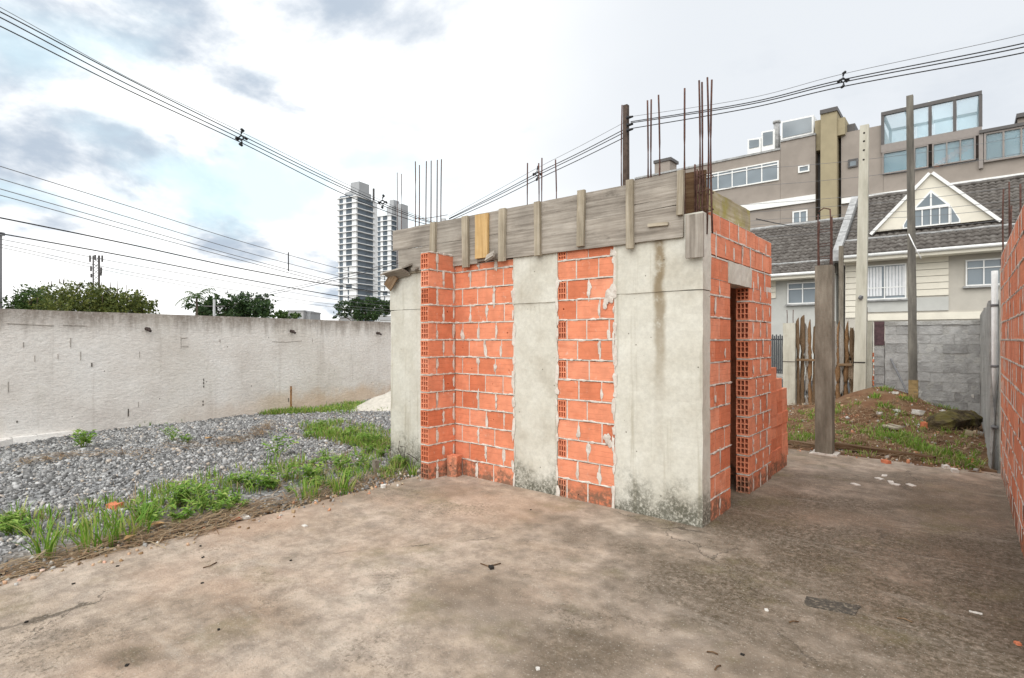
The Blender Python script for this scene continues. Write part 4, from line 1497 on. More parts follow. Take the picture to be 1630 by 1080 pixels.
o = blades('low_grass', spec, GRASS, seed=3)
stuff(o, 'low bright green grass along the slab edge and among the gravel', 'grass')
# straw and dry stems lying on the edge
def straw(name, pts, matl, seed, rad=(.05, .35), up=.03):
    rs = random.Random(seed)
    VV, FF = [], []
    k = 0
    for (x, y, z, a0) in pts:
        L = rs.uniform(.06, .42)
        a = a0 + rs.gauss(0, .55)
        wv = rs.uniform(.002, .0055)
        z0, z1 = z + rs.uniform(.0, up), z + rs.uniform(.0, up)
        dx_, dy_ = math.cos(a) * L / 2, math.sin(a) * L / 2
        nx, ny = -math.sin(a) * wv, math.cos(a) * wv
        cx, cy, cz = x + rs.uniform(-.02, .02), y + rs.uniform(-.02, .02), (z0 + z1) / 2 + rs.uniform(0, .02)
        VV += [(x - dx_ - nx, y - dy_ - ny, z0), (x - dx_ + nx, y - dy_ + ny, z0), (cx + nx, cy + ny, cz + wv), (cx - nx, cy - ny, cz + wv),
               (x + dx_ + nx, y + dy_ + ny, z1), (x + dx_ - nx, y + dy_ - ny, z1)]
        FF += [(k, k + 1, k + 2, k + 3), (k + 3, k + 2, k + 4, k + 5)]
        k += 6
    return link(name, fast_mesh(name, np.array(VV), np.array(FF), matl))
sp = []
ea = math.pi / 2
for px, py in line([(-20, 930), (120, 893), (220, 868), (330, 850), (420, 815), (520, 790), (640, 762)], 85):
    x, y, z = gz(px, py + rng.uniform(-26, 3))
    x = min(x, SLAB_X0 + 0.06)
    sp.append((x, y, max(z, -0.03) + .012, ea))
for px, py in line([(200, 870), (330, 850), (410, 825)], 70):
    x, y, z = gz(px, py + rng.uniform(-30, 0))
    sp.append((x, y, max(z, -0.02) + .02, ea))
for px, py in line([(30, 745), (110, 738), (240, 735)], 60) + line([(345, 718), (410, 700), (430, 690)], 90) + line([(240, 728), (330, 720)], 30):
    x, y, z = gz(px, py + rng.uniform(-5, 5))
    sp.append((x, y, z + .03, 0.4))
for px, py in line([(430, 760), (520, 740), (600, 720)], 60) + line([(440, 690), (600, 665)], 50):
    x, y, z = gz(px, py + rng.uniform(-15, 15))
    sp.append((x, y, z + .02, rng.uniform(0, 3)))
o = straw('straw_litter', sp, DRYGRASS, 4)
stuff(o, 'brown dry straw and stems littering the slab edge and gravel', 'straw')

# distinct tall tufts
for (px, py, n, rad, h, lab) in ((72, 878, 30, .07, .36, 'tall grass tuft growing at the slab edge, nearest the left frame'),
                                 (150, 862, 55, .17, .30, 'dense bright grass clump bent over the slab edge, second from the left'),
                                 (205, 848, 48, .15, .33, 'tall leaning grass clump beside the orange brick shard'),
                                 (545, 778, 40, .12, .26, 'grass clump with upright blades in front of the shed end'),
                                 (490, 785, 45, .12, .22, 'short bushy grass clump halfway along the slab edge'),
                                 (657, 752, 22, .05, .20, 'small grass tuft against the foot of the brick rib')):
    x, y, z = gz(px, py)
    x = min(x, SLAB_X0 - .05)
    o = blades('grass_tuft', [(0, 0, 0, n, rad, h, .013)], GRASS, seed=int(px))
    o.location = (x, y, z - .005)
    tag(o, lab, 'grass tuft')

def weed_mesh(seed, h, nst, leaf):
    rs = random.Random(seed)
    st, lf = MB(), MB()
    for s in range(nst):
        a = rs.uniform(0, 6.28)
        tip = Vector((math.cos(a) * h * rs.uniform(.25, .7), math.sin(a) * h * rs.uniform(.25, .7), h * rs.uniform(.55, 1.0)))
        st.tube([(0, 0, 0), tip * .5 + Vector((0, 0, h * .08)), tip], .004, 4, .0015)
        for k in range(rs.randrange(7, 12)):
            t = rs.uniform(.25, 1.0)
            p = tip * t + Vector((0, 0, h * .08 * (1 - abs(2 * t - 1))))
            b = rs.uniform(0, 6.28)
            d = Vector((math.cos(b), math.sin(b), rs.uniform(-.1, .7))).normalized()
            sd = d.cross(Vector((0, 0, 1))).normalized()
            l = leaf * rs.uniform(.6, 1.25)
            wv = l * rs.uniform(.12, .30)
            up_ = Vector((0, 0, l * .1))
            q = [p, p + d * l * .45 + sd * wv + up_, p + d * l - up_ * 1.5, p + d * l * .45 - sd * wv + up_]
            m = p + d * l * .5
            lf.add([q[0], q[1], q[2], m - up_ * .2], [(0, 1, 2, 3)])
            lf.add([q[0], m - up_ * .2, q[2], q[3]], [(0, 1, 2, 3)])
    return st.mesh('stems', WEED, fix=False), lf.mesh('leaves', WEED, fix=False)
WM = [weed_mesh(i, *p) for i, p in enumerate(((.22, 8, .09), (.16, 6, .07), (.30, 7, .08), (.12, 7, .06)))]
def weed(px, py, k, s, lab, group=None, hf=hgrav, slab=True):
    x, y, z = gz(px, py, hf)
    if hf is hgrav and slab:
        x = min(x, SLAB_X0 - .06)
    t = thing('leafy_weed', lab, 'weed', (x, y, z - .01), group)
    for nm, me in zip(('stems', 'leaves'), WM[k]):
        o = bpy.data.objects.new(nm, me)
        COL.objects.link(o)
        o.parent = t
        o.scale = (s, s, s)
        o.rotation_euler = (0, 0, rng.uniform(0, 6))
weed(132, 722, 0, 1.3, 'light green weed alone on the gravel near the whitewashed wall')
weed(276, 716, 2, .9, 'upright weed on the gravel behind a dry straw heap')
weed(297, 716, 1, 1.0, 'small weed beside the upright weed on the gravel')
weed(443, 725, 2, 1.25, 'tallest thin weed on the gravel in the middle of the lot')
weed(215, 672, 3, 1.6, 'weed at the foot of the whitewashed wall')
weed(330, 662, 2, 1.3, 'weed at the wall foot where the gravel heap ends')
for i in range(52):
    t = i / 51
    px = 215 + 430 * t + rng.uniform(-14, 14)
    py = 836 - 88 * t + rng.uniform(-20 - 40 * t, 4)
    weed(px, py, rng.randrange(4), rng.uniform(.55, 1.15), 'leafy green weed in the strip between gravel and slab', 'weeds along the slab edge')
for i in range(10):
    weed(490 + 12 * i, 694 + rng.uniform(-10, 10), rng.choice((1, 3)), rng.uniform(.7, 1.2), 'leafy green weed in the far grass patch beside the left column', 'weeds beside the left column')
for i in range(6):
    weed(rng.uniform(2, 45), rng.uniform(828, 860), rng.choice((0, 1)), rng.uniform(.6, 1.0), 'leafy weed at the extreme left of the slab edge', 'weeds at the left frame edge')

# sand heap behind the left column
sp_ = MB()
cx, cy = gnd(640, 648)
nr, na = 9, 26
for i in range(nr + 1):
    for j in range(na):
        t = i / nr
        a = 2 * math.pi * j / na
        r = 1.15 * t * (1 + .12 * math.sin(3 * a + 1))
        x, y = cx + r * math.cos(a), cy + r * math.sin(a)
        z = .52 * (1 - t) ** .9 + .05 * mnoise.noise(Vector((x * 3, y * 3, 7))) - .04
        sp_.v.append((x, y, z + hgrav(x, y) * t))
for i in range(nr):
    for j in range(na):
        sp_.f.append((i * na + j, i * na + (j + 1) % na, (i + 1) * na + (j + 1) % na, (i + 1) * na + j))
o = sp_.build('sand_heap', SAND, None, True)
tag(o, 'pale sand heap half hidden behind the left column', 'sand heap')

# ---------------- mound vegetation and rubble
spec, sp, yel = [], [], []
for i in range(420):
    px, py = rng.uniform(1245, 1570), rng.uniform(634, 750)
    x, y = gnd_on(px, py, hdirt)
    if y < SLAB_Y1 + .1 or x > XS - .1 or y > 14.3:
        continue
    n = mnoise.noise(Vector((x * 1.5, y * 1.5, 40))) + .5 * mnoise.noise(Vector((x * 5, y * 5, 44)))
    if n > -0.22:
        (spec if rng.random() < .7 else yel).append((x, y, hdirt(x, y), rng.randrange(8, 26), rng.uniform(.05, .16), rng.uniform(.04, .13), .011))
for px, py in line([(1390, 700), (1440, 712), (1500, 735), (1555, 752)], 14) + line([(1246, 705), (1290, 712)], 10) + line([(1400, 690), (1470, 720)], 12):
    x, y = gnd_on(px, py - rng.uniform(0, 14), hdirt)
    if y > SLAB_Y1 and x < XS - .05:
        spec.append((x, y, hdirt(x, y), rng.randrange(15, 45), rng.uniform(.06, .18), rng.uniform(.06, .15), .011))
for (px, py) in ((1395, 636), (1405, 634), (1412, 636), (1440, 642), (1448, 640), (1500, 650), (1515, 652)):
    x, y = gnd_on(px, py, hdirt)
    spec.append((x, y, hdirt(x, y), 40, .12, .13, .014))
o = blades('mound_grass', spec, GRASS, seed=8)
stuff(o, 'patchy green grass growing on the red dirt mound', 'grass')
o = blades('dry_mound_grass', yel, DRYGRASS, seed=9)
stuff(o, 'short dried grass mixed into the red dirt mound', 'grass')
for i in range(2200):
    px, py = rng.uniform(1245, 1575), rng.uniform(632, 752)
    x, y = gnd_on(px, py, hdirt)
    if y < SLAB_Y1 + .02 or x > XS - .05 or y > 14.4:
        continue
    sp.append((x, y, hdirt(x, y) + .01, rng.uniform(0, 3.1)))
o = straw('mound_straw', sp, DRYGRASS, 14, up=.05)
stuff(o, 'dry stems scattered over the red dirt mound', 'straw')
lp, ls = [], []
for i in range(1500):
    px, py = rng.uniform(1240, 1578), rng.uniform(630, 758)
    x, y = gnd_on(px, py, hdirt)
    if y < SLAB_Y1 - .1 or x > XS - .04 or y > 14.45:
        continue
    s_ = rng.uniform(.010, .03) if rng.random() < .93 else rng.uniform(.03, .07)
    lp.append((x, y, max(hdirt(x, y), 0 if y < SLAB_Y1 else -1) + s_ * .15))
    ls.append(s_)
for i in range(500):
    y = rng.uniform(.4, 4.4)
    x = SLAB_X0 + rng.gauss(-.12, .14)
    s_ = rng.uniform(.008, .03)
    lp.append((x, y, (0 if x > SLAB_X0 else hgrav(x, y) + .02) + s_ * .15))
    ls.append(s_)
o = stones('ground_litter', lp, np.array(ls), LITTER)
stuff(o, 'small mixed litter of chips, clods and clay bits on the bare ground', 'litter')

def chunk(name, px, py, size, matl, lab, cat, group=None, hf=None, seed=0, flat=.45, rz=None):
    x, y = gnd_on(px, py, hf) if hf else gnd(px, py)
    z = hf(x, y) if hf else 0.0
    rs = random.Random(seed + int(px * 7 + py))
    mb = rough_box(-size[0] / 2, size[0] / 2, -size[1] / 2, size[1] / 2, 0, size[2], min(size) * .8, min(size) * .28, rs.random() * 90, 2.0 / min(size))
    o = mb.build(name, matl)
    lo = min(v[2] for v in mb.v)
    o.location = (x, y, z - lo - 0.004)
    o.rotation_euler = (0, 0, rs.uniform(0, 6.3) if rz is None else rz)
    tag(o, lab, cat, group)
    return o
# wooden planks at the slab's far edge
def plank(name, pa, pb, wd, th, matl, lab, z=0.0, roll=0):
    a, b_ = (gnd(*pa), gnd(*pb)) if z == 0 else (gnd_on(*pa, hdirt), gnd_on(*pb, hdirt))
    if z:
        z = .02 + max(hdirt(*a), hdirt(*b_))
    d = Vector((b_[0] - a[0], b_[1] - a[1], 0))
    me = rough_box(-d.length / 2, d.length / 2, -wd / 2, wd / 2, 0, th, .12, .005, rng.random() * 50, 4.0).mesh(name, matl)
    o = link(name, me, None, ((a[0] + b_[0]) / 2, (a[1] + b_[1]) / 2, z), (roll, 0, math.atan2(d.y, d.x)))
    tag(o, lab, 'plank')
    return o
plank('wooden_plank', (1330, 712), (1488, 736), .11, .07, DARKPLANK, 'long dark wet plank lying along the far slab edge right of the concrete post')
plank('wooden_plank', (1244, 704), (1306, 714), .09, .05, BROWNWOOD, 'short brown plank at the far slab edge left of the concrete post')
plank('wooden_plank', (1408, 681), (1428, 690), .10, .03, BATTEN, 'short pale board lying in the grass of the mound', .05)
plank('wooden_plank', (1416, 679), (1434, 688), .07, .03, BATTEN, 'narrow pale board next to the short pale board on the mound', .06)

# dark log / rotten trunk by the right wall
lg = MB()
a, b_ = gnd(1490, 694), gnd(1566, 684)
pts, rad = [], []
m_ = 26
for i in range(m_ + 1):
    t = i / m_
    pts.append(Vector((a[0] + (b_[0] - .15 - a[0]) * t, a[1] + (b_[1] - a[1]) * t, .15 + .06 * t + .03 * math.sin(5 * t))))
    rad.append((.13 + .10 * math.sin(2.6 * t + .3)) * (.55 if i in (0, m_) else 1))
lg.tube(pts, rad, 22)
vs = []
for k, (x, y, z) in enumerate(lg.v):
    c_ = pts[k // 22]
    dv = Vector((x, y, z)) - c_
    ang = k % 22
    f = 1 + .28 * mnoise.noise(Vector((ang * .55, (k // 22) * .12, 3))) + .22 * mnoise.noise(Vector((x * 9, y * 9, z * 9)))
    dv *= f
    dv.z *= .8
    vs.append(tuple(c_ + dv))
lg.v = vs
o = lg.build('rotten_log', wood('rotten_wood', ((0.02, 0.016, 0.010), (0.06, 0.045, 0.028), (0.17, 0.13, 0.08)), .6, .25))
tag(o, 'thick dark rotten log lying beside the grey rendered wall', 'log')

chunk('brick_shard', 1478, 683, (.22, .12, .09), CLAYBIT, 'orange broken brick piece in front of the rotten log', 'brick shard', hf=hdirt)
chunk('brick_shard', 183, 812, (.12, .08, .06), CLAYBIT, 'orange brick shard lying in tall grass at the slab edge', 'brick shard', hf=hgrav)
chunk('rubble_piece', 1462, 660, (.15, .12, .08), PALEBIT, 'pale rubble lump on the mound above the brick piece', 'rubble', hf=hdirt)
chunk('rubble_piece', 1552, 664, (.22, .08, .07), PALEBIT, 'white broken plaster piece lying on the rotten log', 'rubble').location.z = .40
chunk('rubble_piece', 1542, 694, (.09, .09, .08), OLIVE, 'small yellowish lump under the rotten log', 'rubble', hf=hdirt)
for i, (px, py) in enumerate(((1410, 738), (1505, 746), (1520, 752), (1545, 740), (1470, 640), (1425, 640), (1436, 632), (1400, 660), (1455, 655), (1545, 735), (1427, 655))):
    chunk('rubble_piece', px, py, (.10, .06, .04), PALEBIT if i % 3 else CLAYBIT, 'small rubble fragment scattered on the dirt behind the slab', 'rubble', 'rubble fragments on the mound', hf=hdirt)
for i, (px, py) in enumerate(((1400, 763), (1418, 768), (1425, 772), (1450, 773), (1408, 758), (1362, 772))):
    chunk('concrete_chip', px, py, (.09, .05, .012), PALEBIT, 'pale flat chip on the slab in front of the plank', 'chip', 'pale chips near the plank')
o = chunk('brick_shard', 376, 827, (.08, .05, .012), CLAYBIT, 'orange tile shard on the straw at the slab edge', 'brick shard')
chunk('concrete_chip', 390, 825, (.09, .05, .02), PALEBIT, 'whitish plaster chip beside the orange tile shard', 'chip')
chunk('concrete_chip', 610, 776, (.07, .05, .03), PALEBIT, 'white stone chip on the slab corner near the shed', 'chip')
chunk('concrete_chip', 485, 838, (.05, .03, .012), PALEBIT, 'small white chip lying on the middle of the slab edge', 'chip')
# dead leaves
def leaf(px, py, s, lab, hf=None):
    x, y = gnd(px, py)
    mb = MB()
    n = 9
    rim = []
    for i in range(n):
        a = 2 * math.pi * i / n
        r = s * (1 if i % n else 1.5) * rng.uniform(.85, 1.1)
        rim.append((r * math.cos(a), .62 * r * math.sin(a), .010 + .35 * s * abs(math.sin(a)) * rng.uniform(.6, 1.3)))
    mb.add(rim + [(0, 0, .004)], [(i, (i + 1) % n, n) for i in range(n)])
    o = mb.build('dead_leaf', LEAFBIT, None, True)
    o.location = (x, y, .004 if not hf else hf(x, y) + .03)
    o.rotation_euler = (0, 0, rng.uniform(0, 6))
    tag(o, lab, 'leaf')
leaf(252, 838, .055, 'curled tan dead leaf on the straw')
leaf(207, 858, .045, 'pale yellowish dead leaf at the slab edge')
leaf(333, 712, .07, 'tan dead leaf on the gravel', hgrav)
# charcoal crumbs and twigs on the slab
for i, (px, py) in enumerate(((42, 991), (319, 870), (323, 888), (322, 929), (117, 930), (187, 902), (202, 1060), (463, 893), (348, 1003), (1182, 1043), (845, 812))):
    chunk('charcoal_crumb', px, py, (.018, .013, .009), CHARCOAL, 'small black crumb lying on the concrete slab', 'crumb', 'black crumbs on the slab')
chunk('charcoal_crumb', 782, 905, (.05, .03, .018), CHARCOAL, 'largest black crumb in the centre of the slab', 'crumb')
def twig(pts, lab, r=.004):
    q = [(*gnd(a, b_), r + (.006 if i == 1 else 0)) for i, (a, b_) in enumerate(pts)]
    o = MB().tube(q, r, 5).build('twig', DARKPLANK, None, True)
    tag(o, lab, 'twig')
twig(((765, 898), (778, 904), (797, 898)), 'curved dark twig beside the largest black crumb')
twig(((323, 905), (335, 903), (345, 896)), 'short thin curved twig on the left of the slab')
twig(((1125, 1039), (1134, 1041), (1143, 1043)), 'straight dark twig in the foreground')
twig(((1138, 1068), (1142, 1064), (1147, 1061)), 'bent dark twig close to the bottom edge')
twig(((1256, 992), (1263, 991.5), (1271, 991)), 'short straight twig below the dark rectangular patch')
twig(((1428, 985), (1440, 988), (1452, 992)), 'thin twig on the dark stained floor at the right')
chunk('brick_shard', 1620, 1026, (.03, .022, .012), CLAYBIT, 'tiny orange clay chip on the dark floor in the right corner', 'chip')
chunk('concrete_chip', 1553, 976, (.06, .018, .008), PALEBIT, 'slim white chip on the dark stained floor', 'chip')
chunk('concrete_chip', 1220, 972, (.022, .018, .01), PALEBIT, 'tiny white chip left of the dark rectangular patch', 'chip')
chunk('concrete_chip', 856, 1066, (.018, .016, .01), PALEBIT, 'tiny white pebble near the bottom centre', 'chip')
# dark rectangular patch of old bitumen on the floor
q = [gnd(*p) for p in ((1284, 950), (1370, 965), (1362, 981), (1279, 964))]
mb = MB()
rim = []
for i in range(4):
    a_, b2 = q[i], q[(i + 1) % 4]
    jit = .002 if i == 3 else (.006 if i == 1 else .008)
    for k in range(8):
        t = k / 8
        rim.append((a_[0] + (b2[0] - a_[0]) * t + rng.uniform(-jit, jit), a_[1] + (b2[1] - a_[1]) * t + rng.uniform(-jit, jit)))
n = len(rim)
mb.add([(x, y, 0.004) for x, y in rim] + [(x, y, -0.004) for x, y in rim], [tuple(range(n))] + [(i, (i + 1) % n, (i + 1) % n + n, i + n) for i in range(n)])
def m_tar(q_, b):
    p = q_.pos()
    n_ = q_.noise(p, 30.0, 7, 0.75)
    q_.set(b.inputs['Base Color'], q_.ramp(n_, [(0.35, (0.035, 0.031, 0.025)), (0.52, (0.07, 0.06, 0.048)), (0.66, (0.24, 0.20, 0.15))]))
    q_.set(b.inputs['Normal'], q_.bump(n_, 0.6, 0.01))
o = mb.build('floor_patch', mat('worn_bitumen', m_tar, .85, .3))
tag(o, 'dark flat rectangular patch on the slab at the lower right', 'patch')
# stub of a stake by the slab corner
x, y, z = gz(598, 750)
o = rough_box(-.03, .03, -.03, .03, -.05, .17, .03, .01, 5, 12).build('wooden_stub', POST)
o.location = (x, y, z)
tag(o, 'short grey wooden stub in the grass near the left column', 'stub')
# ================================================================== BACKGROUND BUILDINGS
def window(parent, x0, x1, z0, z1, y, nv=2, transom=None, fr=WHITEPAINT, gl=GLASS, th=0.06, name='window', gap=0.05):
    """frame mesh facing -Y with one pane object per light"""
    fm = MB()
    fm.box(x0, x1, y - th, y + .02, z0, z0 + gap)
    fm.box(x0, x1, y - th, y + .02, z1 - gap, z1)
    fm.box(x0, x0 + gap, y - th, y + .02, z0 + gap, z1 - gap)
    fm.box(x1 - gap, x1, y - th, y + .02, z0 + gap, z1 - gap)
    rows = [(z0 + gap, z1 - gap)]
    if transom:
        zt = z0 + (z1 - z0) * transom
        fm.box(x0 + gap, x1 - gap, y - th + .004, y + .02, zt - gap * .4, zt + gap * .4)
        rows = [(z0 + gap, zt - gap * .4), (zt + gap * .4, z1 - gap)]
    wv = (x1 - x0 - 2 * gap) / nv
    for i in range(1, nv):
        for a, b in rows:
            fm.box(x0 + gap + wv * i - gap * .4, x0 + gap + wv * i + gap * .4, y - th + .002, y + .02, a, b)
    f = fm.build(name, fr, parent)
    for a, b in rows:
        for i in range(nv):
            MB().box(x0 + gap + wv * i + .01, x0 + gap + wv * (i + 1) - .01, y - .012, y + .004, a + .002, b - .002).build('pane', gl, f)
    return f
def pxbox(parent, name, matl, px0, px1, pyt, pyb, y0, y1, ref=None):
    x0, x1 = onY(px0, y0), onY(px1, y0)
    r = onY(ref, y0) if ref is not None else (x0 + x1) / 2
    zb = -0.2 if pyb is None else zat(pyb, r, y0)
    return MB().box(x0, x1, y0, y1, zb, zat(pyt, r, y0)).build(name, matl, parent)
def tile_roof(parent, x0, x1, ya, za, yb, zb, per=0.24, course=0.36, name='roof_tiles'):
    L = math.hypot(yb - ya, zb - za)
    n = max(1, int(round(L / course)))
    m = max(4, int((x1 - x0) / per * 6))
    up = Vector((0, -(zb - za), yb - ya)).normalized()
    V, F = [], []
    for c in range(n):
        k = len(V)
        for s, lift in ((c / n, -.01), (c / n, .06), ((c + 1.08) / n, .0)):
            s = min(s, 1.0)
            for i in range(m + 1):
                x = x0 + (x1 - x0) * i / m
                h = .06 * abs(math.sin(math.pi * (x - x0) / per)) + lift + rng.uniform(-.006, .006)
                V.append((x, ya + (yb - ya) * s + up.y * h, za + (zb - za) * s + up.z * h))
        for r in range(2):
            for i in range(m):
                F.append((k + r * (m + 1) + i, k + r * (m + 1) + i + 1, k + (r + 1) * (m + 1) + i + 1, k + (r + 1) * (m + 1) + i))
    o = link(name, fast_mesh(name, np.array(V), np.array(F), TILE), parent)
    o['kind'] = 'stuff'
    return o

# ---------------- right townhouse
YH = 27.5
hr = thing('townhouse', 'cream and beige townhouse with dark tiled roof and triangular gable', 'house', (onY(1450, YH), YH, 0))
hx0, hx1 = onY(1345, YH), 9.0
ez = zat(406, onY(1450, YH), YH)
MB().box(hx0, hx1, YH, YH + 8, -0.2, ez).build('wall', BEIGE, hr)
# clapboards
def clap(pa, pb, pyt, pyb, n, parent, ref):
    x0, x1 = onY(pa, YH), onY(pb, YH)
    zt, zb = zat(pyt, onY(ref, YH), YH), zat(pyb, onY(ref, YH), YH)
    me = MB()
    h = (zt - zb) / n
    me.box(-(x1 - x0) / 2, (x1 - x0) / 2, -.05, -.003, 0, h - .022)
    me.v = [(x, y + (.018 if z > h * .5 else 0), z) for x, y, z in me.v]
    me = me.mesh('clapboard', CREAM)
    for i in range(n):
        link('clapboard', me, parent, ((x0 + x1) / 2, YH, zb + i * h))
clap(1346, 1373, 414, 506, 10, hr, 1358)
clap(1446, 1510, 408, 471, 6, hr, 1480)
pxbox(hr, 'band', CREAM, 1373.5, 1640, 498, 509, YH - .07, YH - .003, 1480)
pxbox(hr, 'panel', GREYPAINT, 1373.5, 1510, 475, 496, YH - .05, YH - .003, 1440)
# windows
def hwin(parent, p0, p1, yt, yb, nv, tr, y=YH, gl=GLASS):
    x0, x1 = onY(p0, y), onY(p1, y)
    xm = (x0 + x1) / 2
    f = window(parent, x0, x1, zat(yb, xm, y), zat(yt, xm, y), y - .03, nv, tr, gl=gl)
    MB().box(x0 - .08, x1 + .08, y - .16, y - .004, zat(yb, xm, y) - .07, zat(yb, xm, y) - .003).build('sill', FLASH, f)
    return f
f = hwin(hr, 1375, 1443, 422, 477, 2, .34)
x0, x1 = onY(1378, YH), onY(1440, YH)
for i in range(12):
    xa = x0 + (x1 - x0) * i / 12
    if i in (5,):
        continue
    MB().tube([(xa + .08, YH - .036, zat(475, x0, YH) + .06), (xa + .08, YH - .036, zat(425, x0, YH) - .06)], .055, 6).build('curtain_fold', CURTAIN, f)
hwin(hr, 1537, 1596, 413, 455, 2, .68)
# eaves, gutter, skirt roof, main roof
ym = YH - .75
xg = onY(1450, ym)
gzv = zat(402, xg, ym)
MB().box(hx0 - .1, hx1, ym, YH - .004, gzv - .17, gzv + .02).build('eaves', CREAM, hr)
MB().tube([(hx0 - .1, ym - .06, gzv + .02), (hx1, ym - .06, gzv + .02)], .07, 8).build('gutter', WHITEPAINT, hr, True)
ysk = YH + .45
zsk = zat(376, onY(1450, ysk), ysk)
tile_roof(hr, hx0 - .1, hx1, ym - .05, gzv + .06, ysk, zsk)
MB().tube([(hx0 - .1 + .35 * i, ysk - .03, zsk + .05 + rng.uniform(-.015, .015)) for i in range(int((hx1 - hx0) / .35) + 1)], .06, 7).build('flashing', FLASH, hr, True)
yrd = YH + 4.3
zrd = zat(310, onY(1445, yrd), yrd)
tile_roof(hr, hx0, hx1, ysk - .02, zsk + .04, yrd, zrd)
MB().box(hx0, hx1, ysk, yrd, zsk - .6, zsk - .02).build('roof_core', BEIGE, hr)
MB().tube([(hx0 + .3 * i, yrd, zrd + .08 + rng.uniform(-.012, .012)) for i in range(int((hx1 - hx0) / .3) + 1)], .10, 8).build('ridge', TILE, hr, True)
# party wall on the left of the roof
mb = MB()
prof = [(ym, gzv - .1), (ym, gzv + .35), (ysk, zsk + .30), (yrd, zrd + .28), (yrd, zrd - .6), (ysk, gzv - .1)]
n = len(prof)
xa, xb = hx0 - .34, hx0 - .05
mb.add([(xa, y, z) for y, z in prof] + [(xb, y, z) for y, z in prof], [tuple(range(n)), tuple(range(2 * n - 1, n - 1, -1))] + [(i, (i + 1) % n, (i + 1) % n + n, i + n) for i in range(n)])
mb.build('party_wall', FLASH, hr)
# gable
yg = YH + .5
gx0, gx1, gxa = onY(1394, yg), onY(1583, yg), onY(1482, yg)
gb, gt = zat(360, gxa, yg), zat(278, gxa, yg)
mb = MB().prism([(gx0, gb), (gx1, gb), (gxa, gt)], yg, yg + 3.0)
gab = mb.build('gable', CREAM, hr)
for s, (xa, xb) in enumerate(((gx0, gxa), (gx1, gxa))):
    d = Vector((xb - xa, 0, gt - gb))
    nrm = Vector((-d.z, 0, d.x)).normalized()
    if nrm.z < 0:
        nrm = -nrm
    q0, q1 = Vector((xa, yg - .12, gb)) - d.normalized() * .2, Vector((xb, yg - .12, gt))
    mb = MB()
    vs = [q0 + nrm * .004, q1 + nrm * .004, q1 + nrm * .12, q0 + nrm * .12]
    mb.add(vs + [v + Vector((0, 3.2, 0)) for v in vs], [(0, 1, 2, 3), (4, 5, 6, 7), (0, 1, 5, 4), (1, 2, 6, 5), (2, 3, 7, 6), (3, 0, 4, 7)])
    mb.build('barge_trim', WHITEPAINT, gab)
wx0, wx1 = onY(1437, yg), onY(1529, yg)
wz0, wz1, wza = zat(361, gxa, yg), zat(331, gxa, yg), zat(303, gxa, yg)
window(hr, wx0 + .32, wx1 - .32, wz0 + .02, wz1, yg - .02, 4, None, gap=.05)
for sgn, xe in ((1, wx0), (-1, wx1)):      # slanted side lights and upper triangle
    a, b_ = xe, xe + sgn * .31
    mb = MB().prism([(a, wz0 + .02), (b_, wz0 + .02), (b_, wz1), (a, wz0 + .16)] if sgn > 0 else [(a, wz0 + .02), (a, wz0 + .16), (b_, wz1), (b_, wz0 + .02)], yg - .05, yg - .001)
    f = mb.build('window', WHITEPAINT, hr)
    a2 = a + sgn * .05
    MB().prism([(a2, wz0 + .07), (b_ - sgn * .03, wz0 + .07), (b_ - sgn * .03, wz1 - .10), (a2, wz0 + .17)] if sgn > 0 else [(a2, wz0 + .07), (a2, wz0 + .17), (b_ - sgn * .03, wz1 - .10), (b_ - sgn * .03, wz0 + .07)], yg - .054, yg - .04).build('pane', GLASS, f)
f = MB().prism([(gxa - .62, wz1 + .01), (gxa + .62, wz1 + .01), (gxa, wza)], yg - .05, yg - .001).build('window', WHITEPAINT, hr)
for sgn in (-1, 1):
    MB().prism([(gxa + sgn * .03, wz1 + .07), (gxa + sgn * .48, wz1 + .07), (gxa + sgn * .03, wza - .13)], yg - .055, yg - .045).build('pane', GLASS, f)
# second gable at the far right edge
gx2 = onY(1640, yg)
MB().prism([(gx2 - 0.15, gb), (gx2 + 3.6, gb), (gx2 + 1.75, gt)], yg, yg + 3).build('gable', CREAM, hr)

# ---------------- left townhouse, one step lower down the street
hl = thing('townhouse', 'pale grey townhouse with a lower dark roof, partly behind the shed', 'house', (onY(1260, YH), YH, 0))
lx0, lx1 = -12.0, hx0 - .36
lz = zat(440, onY(1270, YH), YH)
MB().box(lx0, lx1, YH + .02, YH + 8, -0.2, lz).build('wall', GREYPAINT, hl)
clap(1206, 1235, 446, 475, 3, hl, 1232)
hwin(hl, 1254, 1303, 450, 484, 2, .70)
gz2 = zat(437, onY(1270, ym), ym)
MB().box(lx0, lx1, ym, YH + .01, gz2 - .17, gz2 + .02).build('eaves', CREAM, hl)
MB().tube([(lx0, ym - .06, gz2 + .02), (lx1, ym - .06, gz2 + .02)], .07, 8).build('gutter', WHITEPAINT, hl, True)
zs2 = zat(420, onY(1270, ysk), ysk)
tile_roof(hl, lx0, lx1, ym - .05, gz2 + .06, ysk, zs2)
MB().tube([(lx0 + .35 * i, ysk - .03, zs2 + .05 + rng.uniform(-.015, .015)) for i in range(int((lx1 - lx0) / .35) + 1)], .06, 7).build('flashing', FLASH, hl, True)
zr2 = zat(359, onY(1270, yrd), yrd)
tile_roof(hl, lx0, lx1, ysk - .02, zs2 + .04, yrd, zr2)
MB().box(lx0, lx1, ysk, yrd, zs2 - .6, zs2 - .02).build('roof_core', BEIGE, hl)
MB().tube([(lx0 + .3 * i, yrd, zr2 + .06 + rng.uniform(-.012, .012)) for i in range(int((lx1 - lx0) / .3) + 1)], .09, 8).build('ridge', FLASH, hl, True)

